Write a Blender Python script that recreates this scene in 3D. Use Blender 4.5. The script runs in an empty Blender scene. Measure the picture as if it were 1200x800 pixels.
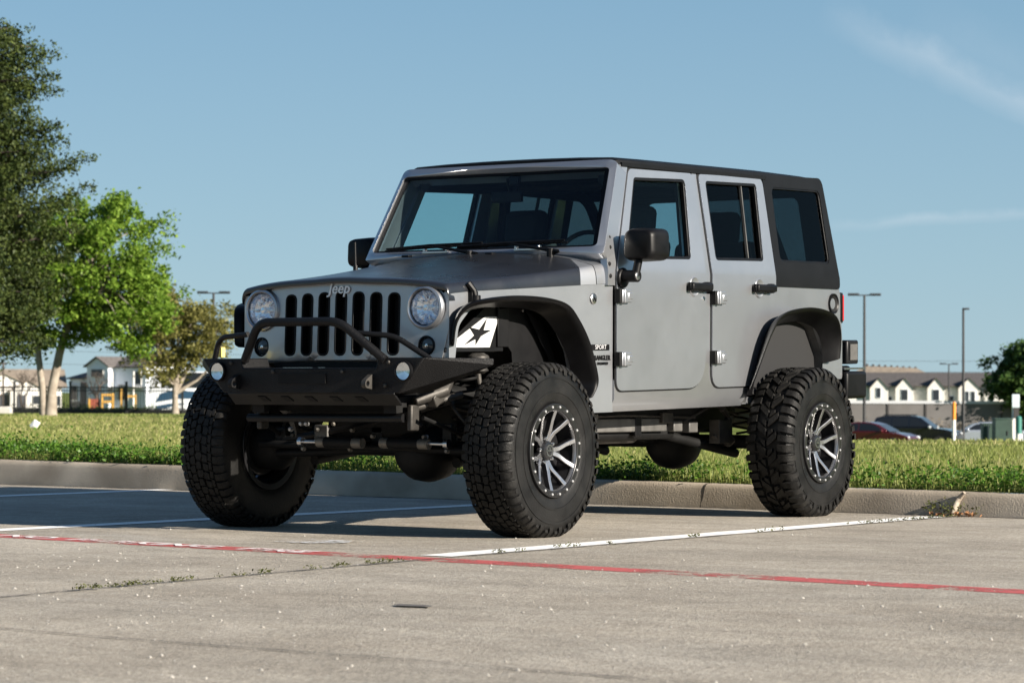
import bpy, bmesh, math, random
import numpy as np
from mathutils import Vector, Matrix, geometry
random.seed(7); rng = np.random.default_rng(11)
R_ = math.radians; PI = math.pi
SC = bpy.context.scene; COL = SC.collection

# ------------------------------------------------------------------ camera, sky, sun, exposure
CAM = Vector((11.6546, 8.4929, 0.7274)); FPX = 3217.08
yaw, pitch, roll = -2.5574, 0.0186, 0.0033
DV = Vector((math.cos(yaw)*math.cos(pitch), math.sin(yaw)*math.cos(pitch), math.sin(pitch)))
RV = DV.cross(Vector((0, 0, 1))).normalized(); UV = RV.cross(DV)
R2 = RV*math.cos(roll)+UV*math.sin(roll); U2 = -RV*math.sin(roll)+UV*math.cos(roll)
cd = bpy.data.cameras.new('camera'); cam = bpy.data.objects.new('camera', cd); COL.objects.link(cam)
M = Matrix((( R2.x, U2.x, -DV.x, CAM.x), (R2.y, U2.y, -DV.y, CAM.y), (R2.z, U2.z, -DV.z, CAM.z), (0, 0, 0, 1)))
cam.matrix_world = M
cd.sensor_fit = 'HORIZONTAL'; cd.sensor_width = 36; cd.lens = FPX/1200*36
cd.clip_start = .1; cd.clip_end = 9000
cd.dof.use_dof = True; cd.dof.focus_distance = 13.9; cd.dof.aperture_fstop = 7.5
SC.camera = cam

SUN_EL, SUN_AZ = R_(20.5), R_(89.0)          # azimuth measured from +X towards +Y
SDIR = Vector((math.cos(SUN_EL)*math.cos(SUN_AZ), math.cos(SUN_EL)*math.sin(SUN_AZ), math.sin(SUN_EL)))
W = bpy.data.worlds.new("World"); SC.world = W; W.use_nodes = True
nt = W.node_tree; bg = nt.nodes['Background']
sky = nt.nodes.new('ShaderNodeTexSky'); sky.sky_type = 'NISHITA'; sky.sun_disc = False
sky.sun_elevation = SUN_EL; sky.sun_rotation = PI/2-SUN_AZ
sky.air_density = 1.0; sky.dust_density = 0.2; sky.ozone_density = 5.0; sky.altitude = 300
# thin cirrus streaks painted on the sky by direction
tc = nt.nodes.new('ShaderNodeTexCoord')
def wmath(op, a, b=None, c=None, clamp=False):
    n = nt.nodes.new('ShaderNodeMath'); n.operation = op; n.use_clamp = clamp
    for i, v in enumerate((a, b, c)):
        if v is None: continue
        if isinstance(v, (int, float)): n.inputs[i].default_value = v
        else: nt.links.new(v, n.inputs[i])
    return n.outputs[0]
def skydir(px, py): return (DV + R2*((px-600)/FPX) - U2*((py-400)/FPX)).normalized()
def streak(pa, pb, width, dens, nscale, seed):
    a, b = skydir(*pa), skydir(*pb)
    n = a.cross(b).normalized(); mid = (a+b).normalized(); t = n.cross(mid).normalized(); half = (a-b).length/2
    def dot(v):
        d = nt.nodes.new('ShaderNodeVectorMath'); d.operation = 'DOT_PRODUCT'
        nt.links.new(tc.outputs['Generated'], d.inputs[0]); d.inputs[1].default_value = v; return d.outputs['Value']
    no = nt.nodes.new('ShaderNodeTexNoise'); no.inputs['Scale'].default_value = nscale; no.inputs['Detail'].default_value = 7
    no.inputs['Roughness'].default_value = .62
    mp = nt.nodes.new('ShaderNodeMapping'); mp.inputs['Location'].default_value = (seed, seed*2, 0)
    nt.links.new(tc.outputs['Generated'], mp.inputs[0]); nt.links.new(mp.outputs[0], no.inputs[0])
    wob = wmath('MULTIPLY', wmath('SUBTRACT', no.outputs['Fac'], .5), width*1.6)
    dn = wmath('ABSOLUTE', wmath('ADD', dot(n), wob))
    across = wmath('SUBTRACT', 1, wmath('DIVIDE', dn, width), clamp=True)
    along = wmath('SUBTRACT', 1, wmath('DIVIDE', wmath('ABSOLUTE', dot(t)), half), clamp=True)
    front = wmath('GREATER_THAN', dot(mid), 0.5)
    al = wmath('MULTIPLY', along, 2.2, clamp=True)
    m = wmath('MULTIPLY', wmath('MULTIPLY', across, al), wmath('MULTIPLY', front, wmath('MULTIPLY', no.outputs['Fac'], dens)))
    return m
m1 = streak((960, 10), (1290, 170), .0085, .42, 40, 1.3)
m2 = streak((930, 268), (1400, 236), .0028, .36, 60, 4.1)
m3 = streak((1060, 30), (1300, 120), .014, .10, 30, 7.7)
mm = wmath('ADD', wmath('ADD', m1, m2), m3, clamp=True)
mix = nt.nodes.new('ShaderNodeMix'); mix.data_type = 'RGBA'
hsv = nt.nodes.new('ShaderNodeHueSaturation'); hsv.inputs['Saturation'].default_value = 0.9
hsv.inputs['Hue'].default_value = .497
tint = nt.nodes.new('ShaderNodeMix'); tint.data_type = 'RGBA'; tint.blend_type = 'MULTIPLY'; tint.inputs[0].default_value = 1; tint.inputs[7].default_value = (.83, .93, .95, 1)
nt.links.new(sky.outputs[0], tint.inputs[6]); nt.links.new(tint.outputs[2], hsv.inputs['Color'])
# clear blue haze band low over the horizon, by elevation
sepz = nt.nodes.new('ShaderNodeSeparateXYZ'); nt.links.new(tc.outputs['Generated'], sepz.inputs[0])
rmp = nt.nodes.new('ShaderNodeValToRGB'); re_ = rmp.color_ramp.elements
re_[0].position = 0.0; re_[0].color = (.335, .475, .555, 1); re_[1].position = .15; re_[1].color = (.195, .345, .475, 1)
nt.links.new(sepz.outputs['Z'], rmp.inputs[0])
x10 = nt.nodes.new('ShaderNodeVectorMath'); x10.operation = 'SCALE'; x10.inputs['Scale'].default_value = 10.0; nt.links.new(rmp.outputs[0], x10.inputs[0])
bf = nt.nodes.new('ShaderNodeMapRange'); bf.inputs[1].default_value = .15; bf.inputs[2].default_value = .6; bf.inputs[3].default_value = .8; bf.inputs[4].default_value = 0; nt.links.new(sepz.outputs['Z'], bf.inputs[0])
band = nt.nodes.new('ShaderNodeMix'); band.data_type = 'RGBA'; nt.links.new(bf.outputs[0], band.inputs[0]); nt.links.new(hsv.outputs[0], band.inputs[6]); nt.links.new(x10.outputs[0], band.inputs[7])
nt.links.new(mm, mix.inputs[0]); nt.links.new(band.outputs[2], mix.inputs[6]); mix.inputs[7].default_value = (6.0, 6.6, 7.2, 1)
nt.links.new(mix.outputs[2], bg.inputs['Color']); bg.inputs['Strength'].default_value = 0.05
sl = bpy.data.lights.new('sun', 'SUN'); sl.energy = 5.0; sl.angle = R_(.53); sl.color = (1, .91, .79)
so = bpy.data.objects.new('sun', sl); COL.objects.link(so); so.rotation_euler = SDIR.to_track_quat('Z', 'Y').to_euler()
SC.view_settings.view_transform = 'Standard'; SC.view_settings.look = 'None'
SC.view_settings.exposure = 1.3; SC.view_settings.gamma = 1
SC.cycles.max_bounces = 8; SC.cycles.transparent_max_bounces = 24

# ------------------------------------------------------------------ materials
MATS = {}
def pm(name, col, rough=.5, metal=0., var=0., scale=4., bump=0., bscale=60., coat=0., spec=.5, col2=None, detail=5, rvar=0.):
    m = bpy.data.materials.new(name); m.use_nodes = True; t = m.node_tree; p = t.nodes['Principled BSDF']
    p.inputs['Base Color'].default_value = (*col, 1); p.inputs['Roughness'].default_value = rough
    p.inputs['Metallic'].default_value = metal; p.inputs['Specular IOR Level'].default_value = spec
    if coat: p.inputs['Coat Weight'].default_value = coat; p.inputs['Coat Roughness'].default_value = .06
    if var or bump or col2 or rvar:
        co = t.nodes.new('ShaderNodeTexCoord')
        n = t.nodes.new('ShaderNodeTexNoise'); n.inputs['Scale'].default_value = scale; n.inputs['Detail'].default_value = detail
        t.links.new(co.outputs['Object'], n.inputs['Vector'])
        if var or col2:
            r = t.nodes.new('ShaderNodeValToRGB'); e = r.color_ramp.elements
            c2 = col2 or tuple(min(1, c*(1+var)) for c in col); c1 = col if col2 else tuple(c*(1-var) for c in col)
            e[0].position = .32; e[0].color = (*c1, 1); e[1].position = .68; e[1].color = (*c2, 1)
            t.links.new(n.outputs['Fac'], r.inputs[0]); t.links.new(r.outputs[0], p.inputs['Base Color'])
        if rvar:
            mr = t.nodes.new('ShaderNodeMapRange'); mr.inputs[1].default_value = .3; mr.inputs[2].default_value = .7
            mr.inputs[3].default_value = max(0, rough-rvar); mr.inputs[4].default_value = rough+rvar
            t.links.new(n.outputs['Fac'], mr.inputs[0]); t.links.new(mr.outputs[0], p.inputs['Roughness'])
        if bump:
            n2 = t.nodes.new('ShaderNodeTexNoise'); n2.inputs['Scale'].default_value = bscale; n2.inputs['Detail'].default_value = 4
            t.links.new(co.outputs['Object'], n2.inputs['Vector'])
            b = t.nodes.new('ShaderNodeBump'); b.inputs['Strength'].default_value = bump; b.inputs['Distance'].default_value = .004
            t.links.new(n2.outputs['Fac'], b.inputs['Height']); t.links.new(b.outputs[0], p.inputs['Normal'])
    MATS[name] = m; return m
def glassmat(name, tint, refl=1.0, rough=0.0):
    m = bpy.data.materials.new(name); m.use_nodes = True; t = m.node_tree; t.nodes.remove(t.nodes['Principled BSDF'])
    out = t.nodes['Material Output']; tr = t.nodes.new('ShaderNodeBsdfTransparent'); tr.inputs[0].default_value = (*tint, 1)
    gl = t.nodes.new('ShaderNodeBsdfGlossy'); gl.inputs['Roughness'].default_value = rough
    fr = t.nodes.new('ShaderNodeFresnel'); fr.inputs[0].default_value = 1.5
    mu = t.nodes.new('ShaderNodeMath'); mu.operation = 'MULTIPLY'; mu.inputs[1].default_value = refl; t.links.new(fr.outputs[0], mu.inputs[0])
    ge = t.nodes.new('ShaderNodeNewGeometry'); inv = t.nodes.new('ShaderNodeMath'); inv.operation = 'SUBTRACT'; inv.inputs[0].default_value = 1; t.links.new(ge.outputs['Backfacing'], inv.inputs[1])
    m3 = t.nodes.new('ShaderNodeMath'); m3.operation = 'MULTIPLY'; t.links.new(mu.outputs[0], m3.inputs[0]); t.links.new(inv.outputs[0], m3.inputs[1])
    mx = t.nodes.new('ShaderNodeMixShader'); t.links.new(m3.outputs[0], mx.inputs[0]); t.links.new(tr.outputs[0], mx.inputs[1]); t.links.new(gl.outputs[0], mx.inputs[2])
    t.links.new(mx.outputs[0], out.inputs['Surface']); MATS[name] = m; return m
def leafmat(name, c1, c2, trans=.35, rough=.55):
    m = bpy.data.materials.new(name); m.use_nodes = True; t = m.node_tree; p = t.nodes['Principled BSDF']
    g = t.nodes.new('ShaderNodeNewGeometry'); r = t.nodes.new('ShaderNodeValToRGB'); e = r.color_ramp.elements
    e[0].color = (*c1, 1); e[1].color = (*c2, 1); t.links.new(g.outputs['Random Per Island'], r.inputs[0])
    t.links.new(r.outputs[0], p.inputs['Base Color']); p.inputs['Roughness'].default_value = rough; p.inputs['Specular IOR Level'].default_value = .25
    tl = t.nodes.new('ShaderNodeBsdfTranslucent'); t.links.new(r.outputs[0], tl.inputs[0])
    mx = t.nodes.new('ShaderNodeMixShader'); mx.inputs[0].default_value = trans
    t.links.new(p.outputs[0], mx.inputs[1]); t.links.new(tl.outputs[0], mx.inputs[2]); t.links.new(mx.outputs[0], t.nodes['Material Output'].inputs['Surface'])
    MATS[name] = m; return m

# ------------------------------------------------------------------ mesh helpers
class MB:
    def __init__(s): s.v = []; s.f = []; s.mi = []
    def add(s, vs, fs, mi=0):
        b = len(s.v); s.v += [tuple(v) for v in vs]; s.f += [tuple(b+i for i in f) for f in fs]
        s.mi += (list(mi) if isinstance(mi, (list, tuple)) else [mi]*len(fs))
    def box(s, c, d, rz=0, mi=0, rot=None):
        x, y, z = d[0]/2, d[1]/2, d[2]/2
        vs = [Vector((i*x, j*y, k*z)) for i in (-1, 1) for j in (-1, 1) for k in (-1, 1)]
        m = rot if rot else Matrix.Rotation(rz, 3, 'Z')
        s.add([m @ v + Vector(c) for v in vs], [(0, 1, 3, 2), (4, 6, 7, 5), (0, 4, 5, 1), (2, 3, 7, 6), (0, 2, 6, 4), (1, 5, 7, 3)], mi)
    def tube(s, pts, r, n=12, caps=True, mi=0):
        pts = [Vector(p) for p in pts]; rr = r if isinstance(r, (list, tuple)) else [r]*len(pts)
        vs = []; fs = []; up = None
        for i, p in enumerate(pts):
            t = (pts[min(i+1, len(pts)-1)]-pts[max(i-1, 0)]).normalized()
            if up is None: up = t.orthogonal().normalized()
            up = (up - t*up.dot(t)).normalized(); b = t.cross(up)
            vs += [p+(up*math.cos(2*PI*k/n)+b*math.sin(2*PI*k/n))*rr[i] for k in range(n)]
        for i in range(len(pts)-1):
            for k in range(n): fs.append((i*n+k, i*n+(k+1) % n, (i+1)*n+(k+1) % n, (i+1)*n+k))
        if caps: fs.append(tuple(range(n))[::-1]); fs.append(tuple(range((len(pts)-1)*n, len(pts)*n)))
        s.add(vs, fs, mi)
    def lathe(s, prof, n=32, axis='Y', c=(0, 0, 0), mi=0, closed=False):
        """prof: list of (r, h) along the axis."""
        vs = []; fs = []; m = len(prof)
        for k in range(n):
            a = 2*PI*k/n; ca, sa = math.cos(a), math.sin(a)
            for r, h in prof:
                p = {'Y': (r*ca, h, r*sa), 'X': (h, r*ca, r*sa), 'Z': (r*ca, r*sa, h)}[axis]
                vs.append((p[0]+c[0], p[1]+c[1], p[2]+c[2]))
        mm_ = m if closed else m-1
        mis = []
        for k in range(n):
            for i in range(mm_):
                j = (i+1) % m; fs.append((k*m+i, k*m+j, ((k+1) % n)*m+j, ((k+1) % n)*m+i))
                mis.append(mi[i] if isinstance(mi, (list, tuple)) else mi)
        s.add(vs, fs, mis)
    def prism(s, poly, mapf, t0, t1, mi=0):
        n = len(poly); vs = [mapf(u, v, t0) for u, v in poly]+[mapf(u, v, t1) for u, v in poly]
        fs = [tuple(range(n)), tuple(range(2*n-1, n-1, -1))]+[(i, i+n, (i+1) % n+n, (i+1) % n) for i in range(n)]
        s.add(vs, fs, mi)
    def panel(s, outer, holes, mapf, t, bends=(), mi=0, grid=None):
        """flat sheet with holes, thickness t, bent through mapf(u, v, w)."""
        pts = [Vector(p) for p in outer]; ed = [(i, (i+1) % len(outer)) for i in range(len(outer))]
        for h in holes:
            b = len(pts); pts += [Vector(p) for p in h]; ed += [(b+i, b+(i+1) % len(h)) for i in range(len(h))]
        if grid:
            for p in grid:
                if pip(p, outer) and not any(pip(p, h) for h in holes): pts.append(Vector(p))
        r = geometry.delaunay_2d_cdt(pts, ed, [], 0, 1e-6)
        bm = bmesh.new(); bv = [bm.verts.new((p.x, p.y, 0)) for p in r[0]]
        for tri in r[2]:
            c = sum((r[0][i] for i in tri), Vector((0, 0)))/len(tri)
            if pip(c, outer) and not any(pip(c, h) for h in holes):
                try: bm.faces.new([bv[i] for i in tri])
                except ValueError: pass
        for z in bends:
            bmesh.ops.bisect_plane(bm, geom=bm.verts[:]+bm.edges[:]+bm.faces[:], plane_co=(0, z, 0), plane_no=(0, 1, 0))
        bmesh.ops.recalc_face_normals(bm, faces=bm.faces[:])
        for v in [v for v in bm.verts if not v.link_faces]: bm.verts.remove(v)
        bm.verts.index_update()
        n = len(bm.verts); vs = [mapf(v.co.x, v.co.y, 0) for v in bm.verts]
        fs = [tuple(v.index for v in f.verts) for f in bm.faces]
        if t:
            vs += [mapf(v.co.x, v.co.y, t) for v in bm.verts]
            fs += [tuple(i+n for i in reversed(f)) for f in list(fs)]
            for e in bm.edges:
                if len(e.link_faces) == 1:
                    a, b = e.verts[0].index, e.verts[1].index; fs.append((a, b, b+n, a+n))
        bm.free(); s.add(vs, fs, mi)
    def grid(s, fn, us, vs_, mi=0):
        nu, nv = len(us), len(vs_); vs = [fn(u, v) for u in us for v in vs_]
        s.add(vs, [(i*nv+j, i*nv+j+1, (i+1)*nv+j+1, (i+1)*nv+j) for i in range(nu-1) for j in range(nv-1)], mi)
    def build(s, name, mats, parent=None, bevel=0, smooth=35, seg=2, xf=None, recalc=True, origin=None):
        vs = [xf(*v) for v in s.v] if xf else s.v
        if origin is not None: vs = [(v[0]-origin[0], v[1]-origin[1], v[2]-origin[2]) for v in vs]
        me = bpy.data.meshes.new(name); me.from_pydata(vs, [], s.f)
        mats = mats if isinstance(mats, (list, tuple)) else [mats]
        for m in mats: me.materials.append(MATS[m] if isinstance(m, str) else m)
        me.polygons.foreach_set('material_index', s.mi)
        if recalc:
            bm = bmesh.new(); bm.from_mesh(me); bmesh.ops.recalc_face_normals(bm, faces=bm.faces[:]); bm.to_mesh(me); bm.free()
        if smooth:
            me.polygons.foreach_set('use_smooth', [True]*len(me.polygons))
            me.set_sharp_from_angle(angle=R_(smooth))
        me.update()
        o = bpy.data.objects.new(name, me); COL.objects.link(o)
        if origin is not None: o.location = origin
        if bevel:
            b = o.modifiers.new('bevel', 'BEVEL'); b.width = bevel; b.segments = seg; b.limit_method = 'ANGLE'; b.angle_limit = R_(40); b.harden_normals = False
        if parent: attach(o, parent)
        return o
def world_loc(o):
    p = Vector(o.location); q = o.parent
    while q: p = p + Vector(q.location); q = q.parent
    return p
def attach(o, parent):
    """keep the child where it is (parents carry only a location while building)."""
    o.location = Vector(o.location)-world_loc(parent); o.parent = parent
def pip(p, poly):
    x, y = p[0], p[1]; c = False; n = len(poly); j = n-1
    for i in range(n):
        xi, yi = poly[i]; xj, yj = poly[j]
        if (yi > y) != (yj > y) and x < (xj-xi)*(y-yi)/(yj-yi)+xi: c = not c
        j = i
    return c
def rpoly(pts, r=.03, n=5):
    """round the corners; a point may carry its own radius as third value."""
    out = []; N = len(pts)
    for i in range(N):
        p = Vector(pts[i][:2]); rr = pts[i][2] if len(pts[i]) > 2 else r
        a = Vector(pts[i-1][:2])-p; b = Vector(pts[(i+1) % N][:2])-p
        la, lb = a.length, b.length; a.normalize(); b.normalize()
        ang = a.angle(b); d = min(rr/math.tan(ang/2) if ang > 1e-3 else 0, la*.49, lb*.49)
        if rr <= 0 or d < 1e-5 or ang > PI-.02: out.append((p.x, p.y)); continue
        p0, p1 = p+a*d, p+b*d
        for k in range(n+1):
            t = k/n; q = p0*(1-t)**2+p*2*t*(1-t)+p1*t*t; out.append((q.x, q.y))
    return out
def offset(poly, d):
    """simple inset/outset about the loop's edge normals (d>0 grows)."""
    N = len(poly); ar = sum(poly[i][0]*poly[(i+1) % N][1]-poly[(i+1) % N][0]*poly[i][1] for i in range(N)); sg = 1 if ar > 0 else -1
    out = []
    for i in range(N):
        p = Vector(poly[i]); e0 = (p-Vector(poly[i-1])); e1 = (Vector(poly[(i+1) % N])-p)
        if e0.length < 1e-9 or e1.length < 1e-9: out.append((p.x, p.y)); continue
        e0.normalize(); e1.normalize(); n0 = Vector((e0.y, -e0.x))*sg; n1 = Vector((e1.y, -e1.x))*sg
        b = n0+n1; L = b.length
        b = n0 if L < 1e-6 else b/L; c = max(.4, b.dot(n0)); q = p+b*(d/c); out.append((q.x, q.y))
    return out
def circ(cx, cy, r, n=24): return [(cx+r*math.cos(2*PI*k/n), cy+r*math.sin(2*PI*k/n)) for k in range(n)]
def smooth_path(pts, r=.06, n=5):
    """fillet a 3-D polyline."""
    P = [Vector(p) for p in pts]; out = [P[0]]
    for i in range(1, len(P)-1):
        a = (P[i-1]-P[i]); b = (P[i+1]-P[i]); d = min(r, a.length*.45, b.length*.45); a.normalize(); b.normalize()
        p0, p1 = P[i]+a*d, P[i]+b*d
        for k in range(n+1):
            t = k/n; out.append(p0*(1-t)**2+P[i]*2*t*(1-t)+p1*t*t)
    out.append(P[-1]); return out
def empty(name, loc, rz=0):
    o = bpy.data.objects.new(name, None); COL.objects.link(o); o.location = loc; o.rotation_euler = (0, 0, rz); o.empty_display_size = .2; return o
def tag(o, label, cat, group=None, kind=None):
    if label: o['label'] = label
    if cat: o['category'] = cat
    if group: o['group'] = group
    if kind: o['kind'] = kind
    return o
def text_mesh(name, body, size, mat, mapf, parent=None, extrude=.002, bold=0., shear=0.):
    cu = bpy.data.curves.new(name, 'FONT'); cu.body = body; cu.size = size; cu.extrude = extrude; cu.offset = bold; cu.shear = shear
    cu.align_x = 'CENTER'; cu.align_y = 'CENTER'; cu.resolution_u = 3
    t = bpy.data.objects.new(name, cu); COL.objects.link(t); dg = bpy.context.evaluated_depsgraph_get(); dg.update()
    me = bpy.data.meshes.new_from_object(t.evaluated_get(dg)); bpy.data.objects.remove(t); bpy.data.curves.remove(cu)
    for v in me.vertices: v.co = mapf(v.co.x, v.co.y, v.co.z)
    me.materials.clear(); me.materials.append(MATS[mat]); me.name = name
    o = bpy.data.objects.new(name, me); COL.objects.link(o)
    if parent: attach(o, parent)
    return o
def copy_tree(o, parent=None, loc=None, rz=None):
    c = o.copy(); COL.objects.link(c); c.parent = parent
    if loc is not None: c.location = loc
    if rz is not None: c.rotation_euler = (0, 0, rz)
    for ch in list(o.children): copy_tree(ch, c)
    return c

# ------------------------------------------------------------------ terrain
DH = Vector((DV.x, DV.y, 0)).normalized(); RH = Vector((RV.x, RV.y, 0))
def itp(x, xs, ys): return float(np.interp(x, xs, ys))
def curb_x(y): return -3.589+.0657*y
def curb_h(y): return .1525-.0054*max(-40, min(20, y))
def relief(x, y):
    """height of the grass verge: level at the kerb, falling away gently on the left and more on the right."""
    ax, ay = x-CAM.x, y-CAM.y; D = ax*DH.x+ay*DH.y; L = ax*RH.x+ay*RH.y
    s = curb_x(y)-x
    px = L/max(D, 1)*FPX+600 if D > 1 else 600
    w = min(1, max(0, (px-520)/380)); w = w*w*(3-2*w)
    zl = itp(D, [20, 40, 75, 120, 150, 190, 300, 500], [.165, .13, .06, -.27, -.62, -.72, -1.2, -2.2])
    zr = itp(D, [20, 31, 36, 60, 140, 160, 250, 500], [.15, .15, .11, -.75, -2.15, -2.3, -2.3, -2.3])
    z = zl*(1-w)+zr*w; h0 = curb_h(y)
    k = min(1, max(0, s/6)); return h0*(1-k)+z*k
def spot(px, D):
    p = CAM+DH*D+RH*((px-600)/FPX*D); return Vector((p.x, p.y, relief(p.x, p.y)))
# ------------------------------------------------------------------ vehicle materials
def paint_mat():
    m = pm('silver_paint', (.33, .345, .37), .36, .85, coat=.6)
    t = m.node_tree; p = t.nodes['Principled BSDF']; co = t.nodes.new('ShaderNodeTexCoord')
    n = t.nodes.new('ShaderNodeTexNoise'); n.inputs['Scale'].default_value = 3.2; n.inputs['Detail'].default_value = 6; n.inputs['Roughness'].default_value = .7
    t.links.new(co.outputs['Object'], n.inputs['Vector'])
    mr = t.nodes.new('ShaderNodeMapRange'); mr.inputs[1].default_value = .3; mr.inputs[2].default_value = .7; mr.inputs[3].default_value = .35; mr.inputs[4].default_value = .39
    t.links.new(n.outputs['Fac'], mr.inputs[0]); t.links.new(mr.outputs[0], p.inputs['Roughness'])
    r = t.nodes.new('ShaderNodeValToRGB'); e = r.color_ramp.elements
    e[0].position = .3; e[0].color = (.385, .398, .420, 1); e[1].position = .75; e[1].color = (.405, .418, .44, 1)
    t.links.new(n.outputs['Fac'], r.inputs[0]); t.links.new(r.outputs[0], p.inputs['Base Color'])
    return m
paint_mat()
pm('matte_black_vinyl', (.012, .013, .016), .40, rvar=.06, scale=5, bump=.04, bscale=300)
pm('hardtop_black', (.0045, .0048, .0054), .5, var=.15, scale=8, bump=.2, bscale=420, spec=.14)
pm('black_plastic', (.004, .004, .0045), .42, var=.2, scale=9, rvar=.08, spec=.16)
pm('flare_black', (.003, .003, .0034), .38, var=.2, scale=7, rvar=.08, spec=.12)
pm('powder_coat', (.005, .005, .0055), .48, bump=.9, bscale=200, rvar=.08, scale=6, spec=.22)
pm('smooth_black_steel', (.006, .006, .0065), .42, rvar=.1, scale=5, spec=.25)
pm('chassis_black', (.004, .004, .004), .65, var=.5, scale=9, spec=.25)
pm('dusty_metal', (.055, .051, .046), .55, .6, var=.35, scale=12, bump=.3, bscale=60)
pm('stabilizer_grey', (.15, .135, .115), .45, .3, var=.2, scale=15)
pm('skid_grey', (.095, .092, .087), .55, .3, var=.3, scale=10, bump=.2, bscale=30)
pm('chrome', (.8, .8, .8), .12, 1.)
pm('badge_silver', (.72, .73, .74), .35, .25)
pm('bolt_zinc', (.5, .5, .5), .35, .5)
pm('lamp_reflector', (.86, .88, .92), .22, .9, bump=.5, bscale=40)
pm('bright_metal', (.62, .62, .63), .28, 1.)
pm('machined_face', (.42, .42, .43), .30, .9, rvar=.08, scale=14)
pm('gloss_black_wheel', (.01, .01, .011), .3, coat=.3)
pm('tyre_rubber', (.0035, .0035, .0036), .48, col2=(.009, .0088, .0083), scale=7, bump=.5, bscale=130, rvar=.1, spec=.25)
pm('tyre_tread', (.004, .004, .004), .6, col2=(.014, .013, .0115), scale=11, detail=8, bump=.8, bscale=160, spec=.22)
pm('dusty_rubber', (.30, .27, .23), .9, var=.3, scale=40)
pm('interior_dark', (.006, .006, .0065), .75)
pm('seat_cloth', (.007, .007, .0075), .85)
pm('decal_grey', (.38, .38, .39), .5)
pm('white_paint_panel', (.50, .50, .485), .55, var=.14, scale=26, detail=8)
pm('red_lens', (.35, .01, .012), .18, coat=.4)
pm('amber_lens', (.7, .32, .03), .2)
pm('smoked_lens', (.03, .035, .04), .12, coat=.5)
pm('pale_yellow', (.75, .62, .16), .5)
pm('mirror_face', (.75, .77, .8), .03, 1.)
glassmat('windscreen_glass', (.84, .92, .93), 1.0)
glassmat('door_glass', (.70, .83, .84), .35)
glassmat('privacy_glass', (.27, .31, .32), .3)
glassmat('tailgate_glass', (.64, .72, .74), .5)
glassmat('lamp_glass', (.93, .95, .97), 1.2)
def hood_mat():
    """matte black wrap that stops short of the hood's rear corners, bare silver paint behind it."""
    m = bpy.data.materials.new('wrapped_hood'); m.use_nodes = True; t = m.node_tree
    pb = t.nodes['Principled BSDF']; pb.inputs['Base Color'].default_value = (.011, .012, .015, 1); pb.inputs['Roughness'].default_value = .36
    pb.inputs['Specular IOR Level'].default_value = .8
    ps = t.nodes.new('ShaderNodeBsdfPrincipled'); ps.inputs['Base Color'].default_value = (.395, .408, .43, 1); ps.inputs['Metallic'].default_value = .85; ps.inputs['Roughness'].default_value = .42
    co = t.nodes.new('ShaderNodeTexCoord'); sp = t.nodes.new('ShaderNodeSeparateXYZ'); t.links.new(co.outputs['Object'], sp.inputs[0])
    def mt(op, a, b=None):
        n = t.nodes.new('ShaderNodeMath'); n.operation = op
        for i, v in enumerate((a, b)):
            if v is None: continue
            if isinstance(v, (int, float)): n.inputs[i].default_value = v
            else: t.links.new(v, n.inputs[i])
        return n.outputs[0]
    ay = mt('ABSOLUTE', sp.outputs['Y'])
    xb = mt('ADD', mt('MULTIPLY', mt('MAXIMUM', mt('SUBTRACT', ay, .5), 0.), .9), -.93)
    f = mt('LESS_THAN', sp.outputs['X'], xb)
    nz = t.nodes.new('ShaderNodeTexNoise'); nz.inputs['Scale'].default_value = 4; nz.inputs['Detail'].default_value = 6; t.links.new(co.outputs['Object'], nz.inputs['Vector'])
    mr = t.nodes.new('ShaderNodeMapRange'); mr.inputs[1].default_value = .3; mr.inputs[2].default_value = .7; mr.inputs[3].default_value = .24; mr.inputs[4].default_value = .36
    t.links.new(nz.outputs['Fac'], mr.inputs[0]); t.links.new(mr.outputs[0], pb.inputs['Roughness'])
    mx = t.nodes.new('ShaderNodeMixShader'); t.links.new(f, mx.inputs[0]); t.links.new(pb.outputs[0], mx.inputs[1]); t.links.new(ps.outputs[0], mx.inputs[2])
    t.links.new(mx.outputs[0], t.nodes['Material Output'].inputs['Surface']); MATS['wrapped_hood'] = m
hood_mat()

# ------------------------------------------------------------------ the off-road car (body frame: x forward, y to its left, slight nose-down rake)
RK = .0215
def rake(x, y, z): return (x, y, z-RK*x)
CAR = empty('off_road_car', (-1.5, 0, 0))
tag(CAR, 'lifted silver four-door off-road car with black hardtop and oversized tyres parked in the bay', 'car')
def B(mb, name, mats, parent=None, bevel=0, smooth=35, **k): return mb.build(name, mats, parent or CAR, bevel, smooth, xf=rake, **k)
def ysurf(z):
    if z < .674: return .80-.5*(.674-z)
    return .80 if z < 1.36 else .80-.17*(z-1.36)
def smap(sg, off=0.): return lambda u, v, w: (u, sg*(ysurf(v)+off-w), v)
def yf(u): return .655+.10*(.38-u)
def fmap(sg, off=0.): return lambda u, v, w: (u, sg*(yf(u)+off-w), v)

def hz_(x):     # centre height
    t = (.40-x)/1.22; return 1.318+.150*t-.012*math.sin(PI*t)
def hood_pt(x, s):
    yw = yf(x)+.004; zb = itp(x, [-.9, .215, .4], [1.293, 1.243, 1.228]); a = abs(s)
    zc = hz_(x)
    if a <= .86: y = a/.86*(yw-.035); z = zc-(zc-zb)*.42*(a/.86)**3.2
    else:
        t = (a-.86)/.14; y = yw-.035+.035*math.sin(t*PI/2); z0 = zc-(zc-zb)*.42; z = zb+(z0-zb)*math.cos(t*PI/2)
    if a < .30: z += .007*(1-(a/.30)**2)**2          # raised centre
    return (x, math.copysign(y, s), z)
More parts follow.
